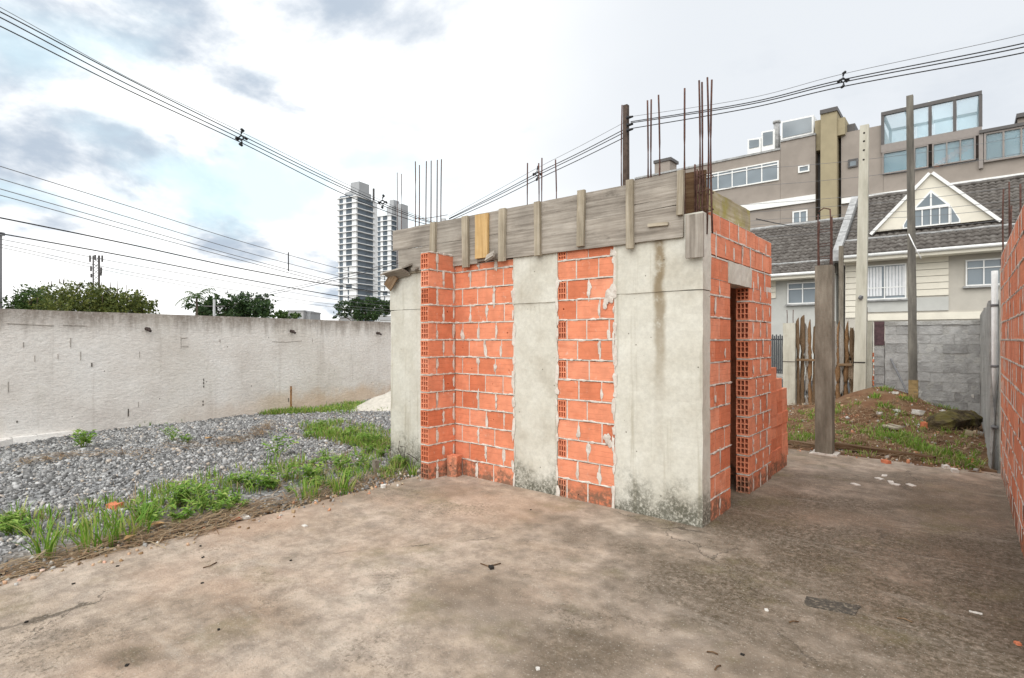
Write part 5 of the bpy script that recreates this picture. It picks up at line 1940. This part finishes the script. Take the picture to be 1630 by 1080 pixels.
# gate in front of the left house
ygt = 27.0
gt_ = thing('metal_gate', 'dark metal bar gate in front of the pale grey townhouse', 'gate', (onY(1240, ygt), ygt, 0))
g0, g1 = onY(1215, ygt), onY(1251, ygt)
for i in range(13):
    x = g0 + (g1 - g0) * i / 12
    MB().box(x - .025, x + .025, ygt, ygt + .04, -.1, 1.75 + (.06 if i % 2 else 0)).build('bar', GATEM, gt_)
for z in (.15, 1.55):
    MB().box(g0, g1, ygt + .042, ygt + .08, z, z + .06).build('rail', GATEM, gt_)
MB().box(g0 + .95, g0 + 1.2, ygt - .03, ygt - .004, 1.0, 1.3).build('notice_plate', WHITEPAINT, gt_)

# ---------------- taupe apartment building
YA = 42.0
ap = thing('apartment_building', 'large taupe apartment building with rooftop glass rooms', 'building', (onY(1400, YA), YA, 0))
pxbox(ap, 'wall', BROWN, 1010, 1242, 248, None, YA, YA + 14, 1190)
pxbox(ap, 'wall', BROWN, 1242.3, 1298, 220, None, YA - .02, YA + 14, 1270)
pxbox(ap, 'wall', BROWN, 1339, 1406, 206, None, YA - .02, YA + 14, 1372)
pxbox(ap, 'wall', BROWN, 1406.3, 1720, 268, None, YA - .04, YA + 14, 1480)
pxbox(ap, 'parapet', FLASH, 1010, 1242, 246, 249, YA - .08, YA + .3, 1190)
pxbox(ap, 'parapet', FLASH, 1242.3, 1298, 217.5, 220.5, YA - .1, YA + .3, 1270)
pxbox(ap, 'recess', DARKTRIM, 1298.3, 1338.7, 240, None, YA + .9, YA + 13, 1318)
sh = pxbox(ap, 'chimney_shaft', OLIVE, 1306, 1332, 179, None, YA - .5, YA + 2.2, 1319)
pxbox(ap, 'chimney_shaft', OLIVE, 1332.3, 1345, 188, 215, YA - .3, YA + 2.0, 1338)
pxbox(ap, 'chimney_shaft', OLIVE, 1297, 1305.7, 192, 240, YA + .2, YA + 2.0, 1301)
pxbox(ap, 'chimney_cap', DARKTRIM, 1305, 1333, 172.5, 178.8, YA - .6, YA + 2.3, 1319)
pxbox(ap, 'roof_box', DARKTRIM, 1345.3, 1361, 198, 210, YA + .6, YA + 3, 1353)
# white bands between storeys
pxbox(ap, 'white_band', WHITEPAINT, 1100, 1298, 318, 329, YA - .16, YA - .03, 1240)
pxbox(ap, 'white_band', WHITEPAINT, 1339.3, 1720, 302, 311, YA - .18, YA - .05, 1440)
def awin(p0, p1, yt, yb, nv, tr=None, fr=WHITEPAINT, gl=GLASS, dy=.03, gap=.09):
    x0, x1 = onY(p0, YA), onY(p1, YA)
    xm = (x0 + x1) / 2
    return window(ap, x0, x1, zat(yb, xm, YA), zat(yt, xm, YA), YA - dy, nv, tr, fr, gl, gap=gap)
awin(1120, 1240, 268, 298, 5, .82)
awin(1271, 1289, 264, 275, 1, dy=.06)
awin(1350, 1366, 254, 267, 1, dy=.06, fr=DARKTRIM)
awin(1262, 1286, 336, 358, 2, dy=.06)
# glass rooms: steel frame, panes, floor and stair inside
gr0, gr1 = onY(1403, YA), onY(1563, YA)
xm = (gr0 + gr1) / 2
zf, zmid0, zmid1, ztp = zat(268, xm, YA), zat(231, xm, YA), zat(218, xm, YA), zat(167, xm, YA)
fm = MB()
for x in [gr0] + [onY(p, YA) for p in (1447, 1478, 1517, 1558)]:
    fm.box(x, x + .16, YA - .2, YA - .02, zmid1, ztp - .12)
fm.box(gr0, gr1, YA - .22, YA - .02, ztp - .12, ztp + .10)
fm.box(gr0, gr1, YA + 4.4, YA + 4.6, ztp + .25, ztp + .4)
for x in (gr0, gr1 - .16):
    fm.box(x, x + .16, YA + 4.4, YA + 4.6, zmid1, ztp + .25)
    fm.add([(x, YA - .02, ztp - .1), (x + .16, YA - .02, ztp - .1), (x + .16, YA + 4.4, ztp + .25), (x, YA + 4.4, ztp + .25),
            (x, YA - .02, ztp + .1), (x + .16, YA - .02, ztp + .1), (x + .16, YA + 4.4, ztp + .4), (x, YA + 4.4, ztp + .4)],
           [(0, 1, 2, 3), (4, 5, 6, 7), (0, 1, 5, 4), (2, 3, 7, 6), (1, 2, 6, 5), (3, 0, 4, 7)])
sf = fm.build('glass_room_frame', DARKTRIM, ap)
xs2 = [gr0] + [onY(p, YA) for p in (1447, 1478, 1517, 1558)]
for i in range(4):
    MB().box(xs2[i] + .17, xs2[i + 1] - .01, YA - .12, YA - .09, zmid1 + .01, ztp - .13).build('pane', BLUEGLASS, sf)
    MB().box(xs2[i] + .17, xs2[i + 1] - .01, YA + 4.48, YA + 4.51, zmid1 + .9, ztp + .24).build('pane', BLUEGLASS, sf)
for i in range(3):
    x = gr0 + (gr1 - gr0) * (i + 1) / 4
    MB().box(x - .06, x + .06, YA - .01, YA + 4.39, ztp + .12, ztp + .2).build('roof_beam', WHITEPAINT, sf)
MB().box(gr0, gr1, YA - .18, YA + 6, zmid0, zmid1).build('floor_band', TAUPEFRAME, ap)
for (p0, p1, yt, yb) in ((1405, 1455, 231, 270), (1455, 1478, 231, 267), (1484, 1553, 226, 263)):
    x0, x1 = onY(p0, YA), onY(p1, YA)
    f = window(ap, x0, x1, zf + .02, zmid0 - .02, YA - .10, 1 if p1 - p0 < 60 else 3, None, TAUPEFRAME, BLUEGLASS, .1, 'glass_wall', .07)
pxbox(ap, 'room_back_wall', CURTAIN, 1403, 1720, 225, 268, YA + 5.0, YA + 5.2, 1480)
pxbox(ap, 'room_post', TAUPEFRAME, 1558, 1565, 207, 268, YA - .2, YA + .1, 1562)
x0, x1 = onY(1488, YA + 1.5), onY(1560, YA + 1.5)
n = 9
for i in range(n):
    xa = x0 + (x1 - x0) * .8 * i / n
    za = zf + .1 + (zmid0 - zf - .3) * i / n
    MB().box(xa, xa + (x1 - x0) / n, YA + .5, YA + 1.3, za, za + .28).build('stair_step', STAIRM, ap)
# right glass room
r0, r1 = onY(1566, YA), onY(1720, YA)
zt = zat(208, onY(1600, YA), YA)
zbm = zat(255, onY(1600, YA), YA)
window(ap, r0, r1, zbm, zt, YA - .12, 5, None, TAUPEFRAME, BLUEGLASS, .1, 'glass_wall', .10)
mb = MB()
mb.add([(r0 - .2, YA - .3, zt + .02), (r1, YA - .3, zt + .02), (r1, YA + 6, zt + .9), (r0 - .2, YA + 6, zt + .9),
        (r0 - .2, YA - .3, zt + .2), (r1, YA - .3, zt + .2), (r1, YA + 6, zt + 1.08), (r0 - .2, YA + 6, zt + 1.08)],
       [(0, 1, 2, 3), (4, 5, 6, 7), (0, 1, 5, 4), (1, 2, 6, 5), (2, 3, 7, 6), (3, 0, 4, 7)])
mb.build('room_roof', DARKTRIM, ap)
pxbox(ap, 'chimney_shaft', BROWN, 1620, 1640, 186, 215, YA + 3, YA + 5, 1630)
pxbox(ap, 'chimney_cap', DARKTRIM, 1618, 1642, 179, 185.5, YA + 2.8, YA + 5.2, 1630)
# skylight boxes on the left roof
def skylight(p0, p1, ytl, ytr, yb, lab=None):
    x0, x1 = onY(p0, YA + .6), onY(p1, YA + .6)
    zb, z0_, z1_ = zat(yb, (x0 + x1) / 2, YA + .6), zat(ytl, x0, YA + .6), zat(ytr, x1, YA + .6)
    f = MB().prism([(x0, zb - .3), (x1, zb - .3), (x1, z1_), (x0, z0_)], YA + .6, YA + 3.2).build('skylight_box', WHITEPAINT, ap)
    e = .12
    MB().prism([(x0 + e, zb + e), (x1 - e, zb + e), (x1 - e, z1_ - e), (x0 + e, z0_ - e)], YA + .56, YA + .61).build('pane', GLASS, f)
skylight(1190, 1211, 222, 219, 238)
skylight(1212, 1233, 210, 206, 234)
skylight(1243, 1295, 194, 183, 218)
x = onY(1236.5, YA + 1)
fl = MB().tube([(x, YA + 1, zat(240, x, YA)), (x, YA + 1, zat(190, x, YA))], .2, 10).tube([(x, YA + 1, zat(190, x, YA)), (x, YA + 1, zat(186.5, x, YA))], .27, 10)
fl.build('flue_pipe', FLASH, ap, True)
pxbox(ap, 'chimney_shaft', BROWN, 1042, 1066, 258, 300, YA + 1, YA + 2.4, 1054)
pxbox(ap, 'chimney_cap', DARKTRIM, 1040, 1068, 253, 257.6, YA + .9, YA + 2.5, 1054)

# ---------------- two high-rise towers
def tower(label, pxc, D, a, b, phi, pyt, nfl, crown, gap_py):
    C = P3(pxc, pyt, D)
    ztop = C.z
    e1 = Vector((-math.cos(phi), math.sin(phi)))       # left face, (right, depth)
    e2 = Vector((math.sin(phi), math.cos(phi)))
    rv, fv = Vector((CT, ST, 0)), Vector((-ST, CT, 0))
    E1, E2 = rv * e1.x + fv * e1.y, rv * e2.x + fv * e2.y
    base = Vector((C.x, C.y, 0))
    t = thing('high_rise_tower', label, 'tower', tuple(base))
    M = Matrix((( -E1.x, E2.x, 0, C.x), (-E1.y, E2.y, 0, C.y), (0, 0, 1, 0), (0, 0, 0, 1)))
    # local x runs from -a (left end) to 0 (corner); local y goes 0..b back along the right face
    rot = math.atan2(-E1.y, -E1.x)
    def part(name, mb, matl, z=0.0, par=None):
        me = mb if not isinstance(mb, MB) else mb.mesh(name, matl)
        return link(name, me, par or t, (C.x, C.y, z), (0, 0, rot))
    body = part('wall', MB().box(-a, 0, 0, b, -1, ztop), TOWERWHITE)
    fh = ztop / nfl
    slab = MB().box(-a - .9, .25, -.9, b * .3, 0, .42).box(.25, .9, -.9, b * .85, 0, .42).mesh('floor_slab', TOWERWHITE)
    w1_ = MB().box(-a * .94, -a * .74, -.06, .0, .55, fh - .25).mesh('window', TOWERGLASS)
    w2_ = MB().box(-a * .56, -a * .24, -.07, .0, .5, fh - .05).mesh('window', TOWERGLASS)
    w3_ = MB().box(.0, .07, b * .06, b * .78, .55, fh - .1).mesh('window', TOWERGLASS)
    w4_ = MB().box(-a * .47, -a * .40, -.07, .0, .5, fh - .1).mesh('window', TOWERGLASS)
    for i in range(nfl):
        z = i * fh
        part('floor_slab', slab, None, z)
        part('window', w1_, None, z)
        part('window', w2_ if i > nfl * .5 or i % 4 == 1 else w4_, None, z)
        part('window', w3_, None, z)
    part('floor_slab', slab, None, ztop)
    # crown
    for (u0, u1, v0, v1, dz0, dz1, m_) in crown:
        part('crown', MB().box(-a * u0, -a * u1, b * v0, b * v1, ztop + dz0, ztop + dz1), m_)
    return t
tower('taller nearer white residential tower with stacked balcony slabs', 567, 317, 14.0, 17.9, R(28), 313, 25,
      ((.75, .0, .1, .7, .0, 4.0, TOWERGREY), (.5, .02, .15, .62, 4.0, 9.5, TOWERGREY), (.10, .04, .85, .90, 0, 8.5, DARKTRIM), (1.0, .3, .05, .4, 0, 1.8, TOWERGLASS)), 0)
tower('second white tower standing behind the shed formwork, right of the taller one', 622, 395, 13.0, 16.0, R(28), 343, 25,
      ((.4, .02, .1, .8, .0, 7.0, TOWERGREY), (.3, -.0, .2, .6, 7.0, 12.0, TOWERGREY), (-.02, -.42, .35, .8, -70, 9.0, TOWERGREY)), 0)

# ---------------- small far buildings
def fbox(label, name, px0, px1, pyt, D, dep, matl, cat='building', windows=None):
    a_, b_ = P3(px0, pyt, D), P3(px1, pyt, D)
    t = thing(name, label, cat, (a_.x, a_.y, 0))
    wd = (b_ - a_).length
    me = MB().box(0, wd, 0, dep, -.2, a_.z).mesh('wall', matl)
    o = link('wall', me, t, (a_.x, a_.y, 0), (0, 0, TH))
    link('parapet', MB().box(-.15, wd + .15, -.15, dep + .15, a_.z + .002, a_.z + .35).mesh('parapet', TOWERGREY), t, (a_.x, a_.y, 0), (0, 0, TH))
    for (u, v, w_, h) in windows or ():
        link('window', MB().box(wd * u, wd * (u + w_), -.05, .02, a_.z - v - h, a_.z - v).mesh('window', GLASS), t, (a_.x, a_.y, 0), (0, 0, TH))
    return t
fbox('plain grey building cut by the left frame edge behind the wall', 'grey_building', -90, -20, 371, 55, 1.6, FARGREY, windows=((.1, 1.0, .2, 1.2), (.5, 1.0, .2, 1.2)))
fbox('low grey flat-roofed block between the sparse tree and the tower', 'flat_roofed_block', 458, 483, 496, 150, 8, FARGREY, windows=((.15, .8, .2, 1.1), (.6, .8, .2, 1.1)))
fbox('lower wing beside the flat-roofed grey block', 'flat_roofed_block', 484, 494, 498, 152, 8, TOWERGREY)
fbox('white low roof peeking over the wall beside the left column', 'white_roofed_shed', 605, 640, 510, 60, 6, TOWERWHITE)
fbox('small pale house below the tall tower at the wall top', 'pale_house', 541, 560, 506, 80, 6, FARGREY, windows=((.2, .4, .3, .8),))

# ---------------- lattice telecom mast
Dm = 170.0
mx, my = atD(153, Dm)
mast = thing('telecom_mast', 'lattice telecom mast with antennas above the bushy trees', 'mast', (mx, my, 0))
zt = P3(153, 407, Dm).z
rv = Vector((CT, ST, 0))
mb = MB()
for sx in (-1, 1):
    q = Vector((mx, my, 0)) + rv * (.9 * sx)
    mb.tube([q, q + Vector((0, 0, zt))], .2 if sx < 0 else .3, 6)
k = 0
z = 0
while z < zt - 2:
    q0, q1 = Vector((mx, my, z)) - rv * .9, Vector((mx, my, z + 1.8)) + rv * .9
    mb.tube([q0, q1], .07, 4)
    mb.tube([Vector((mx, my, z)) + rv * .9, Vector((mx, my, z + 1.8)) - rv * .9], .07, 4)
    z += 1.8
mb.build('lattice', DARKTRIM, mast)
for (u, py, h) in ((-1.9, 407, 2.0), (1.9, 407, 2.0), (-.3, 406, 1.6), (.8, 409, 1.8), (-1.6, 424, 1.6), (1.6, 426, 1.8), (1.5, 434, 1.0), (-1.5, 436, 1.2), (-1.2, 452, 1.2)):
    q = Vector((mx, my, 0)) + rv * u
    z = P3(153, py, Dm).z
    MB().box(q.x - .25, q.x + .25, q.y - .2, q.y + .2, z - h, z).build('antenna', DARKTRIM, mast)
    MB().tube([(q.x, q.y, z - h * .5), (mx + (.9 if u > 0 else -.9) * CT, my + (.9 if u > 0 else -.9) * ST, z - h * .5)], .08, 4).build('bracket', DARKTRIM, mast)

# ================================================================== TREES
def leaf_cloud(ells, n, size, seed, clump=0.9):
    """leaf quads in clumps through a set of ellipsoids"""
    rs = np.random.RandomState(seed)
    vol = np.array([e[3] * e[4] * e[5] for e in ells])
    cnt = (vol / vol.sum() * n).astype(int)
    P = []
    for e, c in zip(ells, cnt):
        nc = max(5, c // 28)
        d = rs.normal(size=(nc, 3))
        d /= np.linalg.norm(d, axis=1)[:, None]
        rr = rs.uniform(.45, 1.06, nc)[:, None]
        cen = d * rr * np.array(e[3:6]) + np.array(e[:3])
        idx = rs.randint(0, nc, c)
        off = rs.normal(size=(c, 3)) * clump * .22 * min(e[3:6])
        P.append(cen[idx] + off)
    P = np.concatenate(P)
    m = len(P)
    d1 = rs.normal(size=(m, 3)); d1 /= np.linalg.norm(d1, axis=1)[:, None]
    d2 = np.cross(d1, rs.normal(size=(m, 3))); d2 /= np.linalg.norm(d2, axis=1)[:, None]
    s = size * rs.uniform(.55, 1.3, m)[:, None]
    V = np.stack([P - d1 * s, P + d2 * s * .55, P + d1 * s, P - d2 * s * .55], 1).reshape(-1, 3)
    F = np.arange(m * 4).reshape(-1, 4)
    return V, F
def tree(label, px, D, ells, n, size, matl, seed, trunk_r=.18, sticks=0):
    bx, by = atD(px, D)
    t = thing('tree', label, 'tree', (bx, by, -.1))
    W = []
    for (epx, epy, rw, rd, rh) in ells:
        p = P3(epx, epy, D)
        W.append((p.x, p.y, p.z, rw, rd, rh))
    rs = random.Random(seed)
    for w_ in list(W):
        for k in range(5):
            a = rs.uniform(0, 6.28)
            up_k = rs.uniform(-.2, 1.05)
            W.append((w_[0] + math.cos(a) * w_[3] * .95, w_[1] + math.sin(a) * w_[4] * .9, w_[2] + up_k * w_[5], w_[3] * rs.uniform(.18, .36), w_[4] * .3, w_[5] * rs.uniform(.18, .4)))
    V, F = leaf_cloud(W, n, size, seed)
    tk = MB()
    top = max(w[2] for w in W)
    tk.tube([(bx, by, -.1), (bx + .2, by, top * .4), (bx, by + .2, top * .75)], trunk_r, 8, trunk_r * .5)
    for w_ in W[:len(ells)]:
        tk.tube([(bx, by, top * .35), ((bx + w_[0]) / 2, (by + w_[1]) / 2, (top * .4 + w_[2]) / 2), (w_[0], w_[1], w_[2])], trunk_r * .5, 5, .03)
        for k in range(5):
            a = rs.uniform(0, 6.28)
            tk.tube([(w_[0], w_[1], w_[2] - w_[5] * .4), (w_[0] + math.cos(a) * w_[3] * .8, w_[1] + math.sin(a) * w_[4] * .8, w_[2] + rs.uniform(-.4, .7) * w_[5])], .05, 4, .015)
    for k in range(sticks):
        w_ = rs.choice(W)
        a = rs.uniform(0, 6.28)
        x, y = w_[0] + math.cos(a) * w_[3] * .6, w_[1] + math.sin(a) * w_[4] * .6
        tk.tube([(x, y, w_[2]), (x + rs.uniform(-.5, .5), y, w_[2] + w_[5] * rs.uniform(1.2, 1.7))], .05, 4, .02)
    tk.build('trunk', BARK, t, True)
    link('crown', fast_mesh('crown', V, F, matl), t)
    return t
tree('rounded green tree at the left end, beside the grey building', 52, 58, ((45, 478, 2.0, 2, 1.5), (63, 484, 1.8, 2, 1.4), (30, 488, 1.2, 1.5, .9), (52, 500, 3, 2.5, 1.5)), 3600, .17, TREELEAF, 1)
tree('broad olive-green bushy tree below the telecom mast', 125, 52, ((105, 482, 2.2, 2, 1.7), (135, 482, 2.2, 2, 1.6), (160, 486, 2.0, 2, 1.6), (120, 500, 4, 3, 1.8)), 7500, .14, OLIVELEAF, 2, sticks=12)
tree('yellowish bushy tree right of the telecom mast', 195, 52, ((185, 482, 2.0, 2, 1.6), (205, 487, 1.8, 2, 1.4), (228, 493, 1.4, 1.5, .9), (200, 500, 3, 2.5, 1.5)), 6000, .14, OLIVELEAF, 3, sticks=9)
tree('dark round tree behind the palm', 345, 66, ((320, 492, 1.9, 2, 1.1), (345, 482, 1.6, 2, .8), (365, 481, 1.7, 2, .7), (350, 500, 3, 2.5, 1.0)), 3400, .18, DARKLEAF, 4)
tree('dense dark green tree right of the small street pole', 392, 68, ((388, 486, 1.4, 2, 1.3), (405, 496, 1.6, 2, 1.1), (380, 500, 2, 2, 1.0)), 3200, .18, DARKLEAF, 5)
tree('sparse open-crowned tree right of the dark round tree', 415, 75, ((400, 474, 1.6, 1.6, .6), (417, 477, 1.4, 1.5, .7), (430, 484, 1.0, 1.2, .7), (425, 498, .9, 1.2, .8)), 900, .20, DARKLEAF, 6)
tree('low light green bush between the sparse tree and the flat-roofed block', 450, 75, ((448, 503, 1.2, 1.4, .6), (460, 504, 1.2, 1.4, .6)), 1300, .16, TREELEAF, 7)
tree('dark spreading tree in front of the towers', 580, 72, ((572, 484, 2.3, 2.3, .75), (595, 484, 2.4, 2.3, .8), (555, 492, 1.6, 2, .7), (615, 490, 2.0, 2, .8), (585, 500, 3.2, 2.5, .9), (543, 500, 1.0, 1, .7)), 5200, .17, DARKLEAF, 8)
# palm
pb = P3(313, 472, 60)
palm = thing('palm_tree', 'palm with drooping fronds behind the whitewashed wall', 'palm', (pb.x, pb.y, -.1))
MB().tube([(pb.x, pb.y, -.1), (pb.x + .1, pb.y, pb.z * .5), (pb.x, pb.y, pb.z - .2)], .16, 8, .11).build('trunk', BARK, palm, True)
rs = random.Random(4)
for k in range(15):
    a = k * 2.4
    el = rs.uniform(.1, 1.2)
    L = rs.uniform(1.7, 2.5)
    mb = MB()
    prev = None
    P_ = Vector((pb.x, pb.y, pb.z - .15))
    d = Vector((math.cos(a) * math.cos(el), math.sin(a) * math.cos(el), math.sin(el)))
    sd = Vector((-math.sin(a), math.cos(a), 0))
    for s in range(9):
        Q = P_ + d * (L / 9)
        d = (d + Vector((0, 0, -.20))).normalized()
        wv = .42 * math.sin(math.pi * (s + 1.2) / 10.5)
        for sg in (-1, 1):
            tip = Q + sd * sg * wv + Vector((0, 0, -.24)) - d * -.12
            mb.add([P_, P_ * .35 + Q * .65, tip], [(0, 1, 2)])
        mb.add([P_ + Vector((0, 0, .02)), P_ - Vector((0, 0, .03)), Q], [(0, 1, 2)])
        P_ = Q
    mb.build('frond', TREELEAF, palm, fix=False)

# ================================================================== POWER LINES
def pole_simple(name, label, px, D, pytop, r, matl, arms=()):
    x, y = atD(px, D)
    t = thing(name, label, 'pole', (x, y, -.1))
    zt = P3(px, pytop, D).z
    MB().tube([(x, y, -.1), (x, y, zt)], r, 10, r * .75).build('shaft', matl, t, True)
    for z, L in arms:
        MB().tube([(x - L * CT, y - L * ST, z), (x + L * CT, y + L * ST, z)], .06, 5).build('crossarm', DARKTRIM, t)
    return t, x, y, zt
Yln = 17.0
kx = onY(996.5, Yln)
up_ = thing('brown_utility_pole', 'dark brown utility pole rising behind the shed with insulators', 'pole', (kx, Yln, -.1))
kz = zat(168, kx, Yln)
taper('shaft', kx, Yln, .22, .16, .2, .15, -.1, kz, plain('brown_pole_wood', (0.085, 0.062, 0.05), .9, .2, .3, 6), up_)
pole_simple('grey_street_pole', 'small pale street pole in front of the palm and dark tree', 341, 56, 477, .16, FARGREY, ((P3(341, 488, 56).z, 1.1),))
# corner pole where both lines meet, behind the shed
D0, D1 = (-11.8, 12.6), (-3.2, 25.6)
def cw(L, D):
    return L * CT - D * ST, L * ST + D * CT
cpx, cpy = cw(*D1)
cz = CAMZ + (CY - 352) / FPX * D1[1]
cp = thing('corner_pole', 'concrete corner pole carrying the lines, hidden by the shed', 'pole', (cpx, cpy, -.1))
MB().tube([(cpx, cpy, -.1), (cpx, cpy, cz + .1)], .16, 10, .12).build('shaft', FARGREY, cp, True)

def interp(pts, n=26):
    """smooth curve through (px,py,D) control points -> world"""
    P = [P3(*p) for p in pts]
    out = []
    m = len(P)
    for i in range(m - 1):
        p0, p1, p2, p3 = P[max(i - 1, 0)], P[i], P[i + 1], P[min(i + 2, m - 1)]
        for k in range(n):
            t = k / n
            out.append(.5 * ((2 * p1) + (-p0 + p2) * t + (2 * p0 - 5 * p1 + 4 * p2 - p3) * t * t + (-p0 + 3 * p1 - 3 * p2 + p3) * t ** 3))
    out.append(P[-1])
    return out
def cable(pts, r, label, matl=BLACK, group=None, name='power_cable'):
    o = MB().tube(interp(pts), r, 5).build(name, matl, None, True)
    tag(o, label, 'cable', group)
    return o
def dl(px):
    """depth of the left street's line at a pixel column"""
    k = (px - CX) / FPX
    t = (k * D0[1] - D0[0]) / ((D1[0] - D0[0]) / 15.6 - k * (D1[1] - D0[1]) / 15.6)
    return D0[1] + (D1[1] - D0[1]) / 15.6 * t
LG = 'upper power lines over the left wall'
def lcab(ys, r, label, matl=BLACK, group=None, xs_=(-60, 0, 200, 385, 540, 640, 706)):
    return cable([(x, y, dl(x)) for x, y in zip(xs_, ys)], r, label, matl, group)
lcab((-16, 12, 122, 211, 288, 334, 358), .008, 'thin topmost wire of the upper bundle over the left wall', GREYCABLE)
lcab((-5, 19, 124, 216, 293, 337, 360), .015, 'upper thick power cable of the left bundle, just under the thin wire', BLACK)
lcab((4, 28, 133, 222, 297, 340, 361), .015, 'middle thick power cable of the left bundle', BLACK)
lcab((19, 42, 142, 228, 306, 346, 364), .015, 'lowest thick power cable of the left bundle', BLACK)
def spacer(pxy, D, sc, label):
    c = P3(*pxy, D)
    sp = MB()
    rv = Vector((CT, ST, 0)); u = Vector((0, 0, 1))
    def T(a, b): return c + rv * (a * sc) + u * (b * sc)
    ring = [T(.055 * math.cos(t), .055 * math.sin(t)) for t in [2 * math.pi * i / 10 for i in range(11)]]
    sp.tube(ring, .018 * sc, 6, cap=False)
    for pts in (((0, .05), (.0, .12), (.03, .20)), ((0, -.05), (.02, -.10), (-.01, -.17)), ((-.05, .02), (-.10, -.02)), ((.05, .02), (.11, -.01))):
        sp.tube([T(*p) for p in pts], .022 * sc, 6)
    for p in ((.03, .20), (-.01, -.17), (-.105, -.02), (.115, -.01)):
        q = T(*p)
        sp.tube([q - fwd * .05 * sc, q + fwd * .05 * sc], .035 * sc, 7)
    o = sp.build('cable_spacer', BLACK, None, True)
    tag(o, label, 'cable spacer')
fwd = Vector((-ST, CT, 0))
spacer((384, 220), dl(384), 1.25, 'black diamond cable spacer on the left power bundle')
spacer((609, 322), dl(609), 1.3, 'black cable spacer near the second tower')
for i, (ys, r, m_, lab) in enumerate((
        ((262 - 16, 265, 327, 385, 428, 452, 470), .010, GREYCABLE, 'highest of the four slim cables below the cloud on the left'),
        ((285 - 16, 285, 345, 400, 440, 462, 478), .010, GREYCABLE, 'second of the four slim cables below the cloud on the left'),
        ((300 - 16, 301, 358, 410, 450, 470, 484), .010, GREYCABLE, 'third of the four slim cables below the cloud on the left'),
        ((312 - 14, 311, 366, 415, 455, 475, 488), .010, GREYCABLE, 'lowest of the four slim cables below the cloud on the left'),
        ((347 - 10, 347, 388, 428, 456, 470, 482), .017, BLACK, 'thick black cable above the telecom mast'),
        ((370 - 8, 372, 408, 444, 472, 486, 496), .015, BLACK, 'black cable crossing just above the telecom mast'),
        ((380 - 6, 381, 420, 452, 478, 490, 500), .007, GREYCABLE, 'faint grey wire below the black cables'),
        ((388 - 6, 389, 432, 464, 486, 495, 503), .007, GREYCABLE, 'lower faint grey wire below the black cables'),
        ((392 - 6, 394, 437, 470, 490, 498, 506), .006, GREYCABLE, 'lowest faint grey wire above the trees'))):
    lcab(ys, r, lab, m_)
# short hanging wire
a_ = P3(459, 402, dl(459))
o = MB().tube([a_, P3(459, 432, dl(459))], .02, 5).build('hanging_wire', BLACK)
tag(o, 'short vertical wire hanging from the slim cables left of the tower', 'wire')
def ry(px):
    return onY(px, Yln), Yln
def dY(px, Y=Yln):
    return depth(onY(px, Y), Y)
def rcab(ctrl, r, label, matl=BLACK, Y=Yln):
    return cable([(x, y, dY(x, Y)) for x, y in ctrl], r, label, matl)
rcab([(1800, 5), (1630, 55), (1342, 118), (1190, 157), (1004, 186)], .007, 'thin top wire right of the brown pole', GREYCABLE)
rcab([(1800, 22), (1630, 69), (1342, 127), (1190, 164), (1004, 194)], .015, 'upper thick power cable right of the brown pole')
rcab([(1800, 28), (1630, 75), (1342, 131), (1190, 167), (1004, 196)], .015, 'middle thick power cable right of the brown pole')
rcab([(1800, 40), (1630, 84), (1342, 138), (1190, 173), (1004, 205)], .015, 'lowest thick power cable right of the brown pole')
def r2cab(ctrl, r, label, matl=BLACK):
    return cable([(x, y, dY(x) if x > 760 else dY(x) * (1 - (760 - x) / 54 * .0)) for x, y in ctrl], r, label, matl)
r2cab([(996, 194), (925, 232), (855, 268), (790, 304), (715, 345)], .007, 'thin wire left of the brown pole', GREYCABLE)
r2cab([(996, 205), (925, 242), (855, 276), (790, 310), (715, 348)], .015, 'upper thick power cable descending left of the brown pole')
r2cab([(996, 210), (925, 246), (855, 280), (790, 313), (715, 349)], .015, 'middle thick power cable descending left of the brown pole')
r2cab([(996, 218), (925, 253), (855, 286), (790, 318), (715, 352)], .015, 'lowest thick power cable descending left of the brown pole')
spacer((855, 277), dY(855), 1.3, 'black cable spacer above the middle column rebar')
spacer((1342, 128), dY(1342), 1.0, 'black cable spacer high on the right power bundle')
for py in (188, 200, 208):
    q = P3(1003, py, dY(1003) - .1)
    MB().tube([q - Vector((CT, ST, 0)) * .12, q + Vector((CT, ST, 0)) * .10 + Vector((0, 0, .05))], .06, 7, .03).build('insulator', BLACK, up_, True)
# thin wires crossing in front of the houses
for i, (y0, y1) in enumerate(((262, 222), (289, 248), (318, 283), (331, 300), (345, 322), (352, 335), (372, 352))):
    cable([(1100, y0 + 14, dY(1100, 16.6)), (1298, y0, dY(1298, 16.6)), (1470, (y0 + y1) / 2 + 1, dY(1470, 16.6)), (1640, y1 - 6, dY(1640, 16.6))], .0055,
          ('highest', 'second highest', 'third', 'fourth', 'fifth', 'sixth', 'lowest')[i] + ' thin grey wire crossing in front of the apartment building and roofs', GREYCABLE)
cable([(1204, 349, 6.0), (1260, 360, 10), (1310, 365, dY(1310, 16.6)), (1334, 366, dY(1334, 16.6))], .007, 'thin wire running from the mossy board to the street', BLACK)
for i, (a_, b_) in enumerate((((390, 478), (706, 398)), ((430, 466), (706, 392)))):
    cable([(a_[0], a_[1], 48), ((a_[0] + b_[0]) / 2, (a_[1] + b_[1]) / 2 + 5, 38), (b_[0], b_[1], 27)], .02,
          ('lower' if i == 0 else 'upper') + ' dark cable rising from the trees across the towers', BLACK)
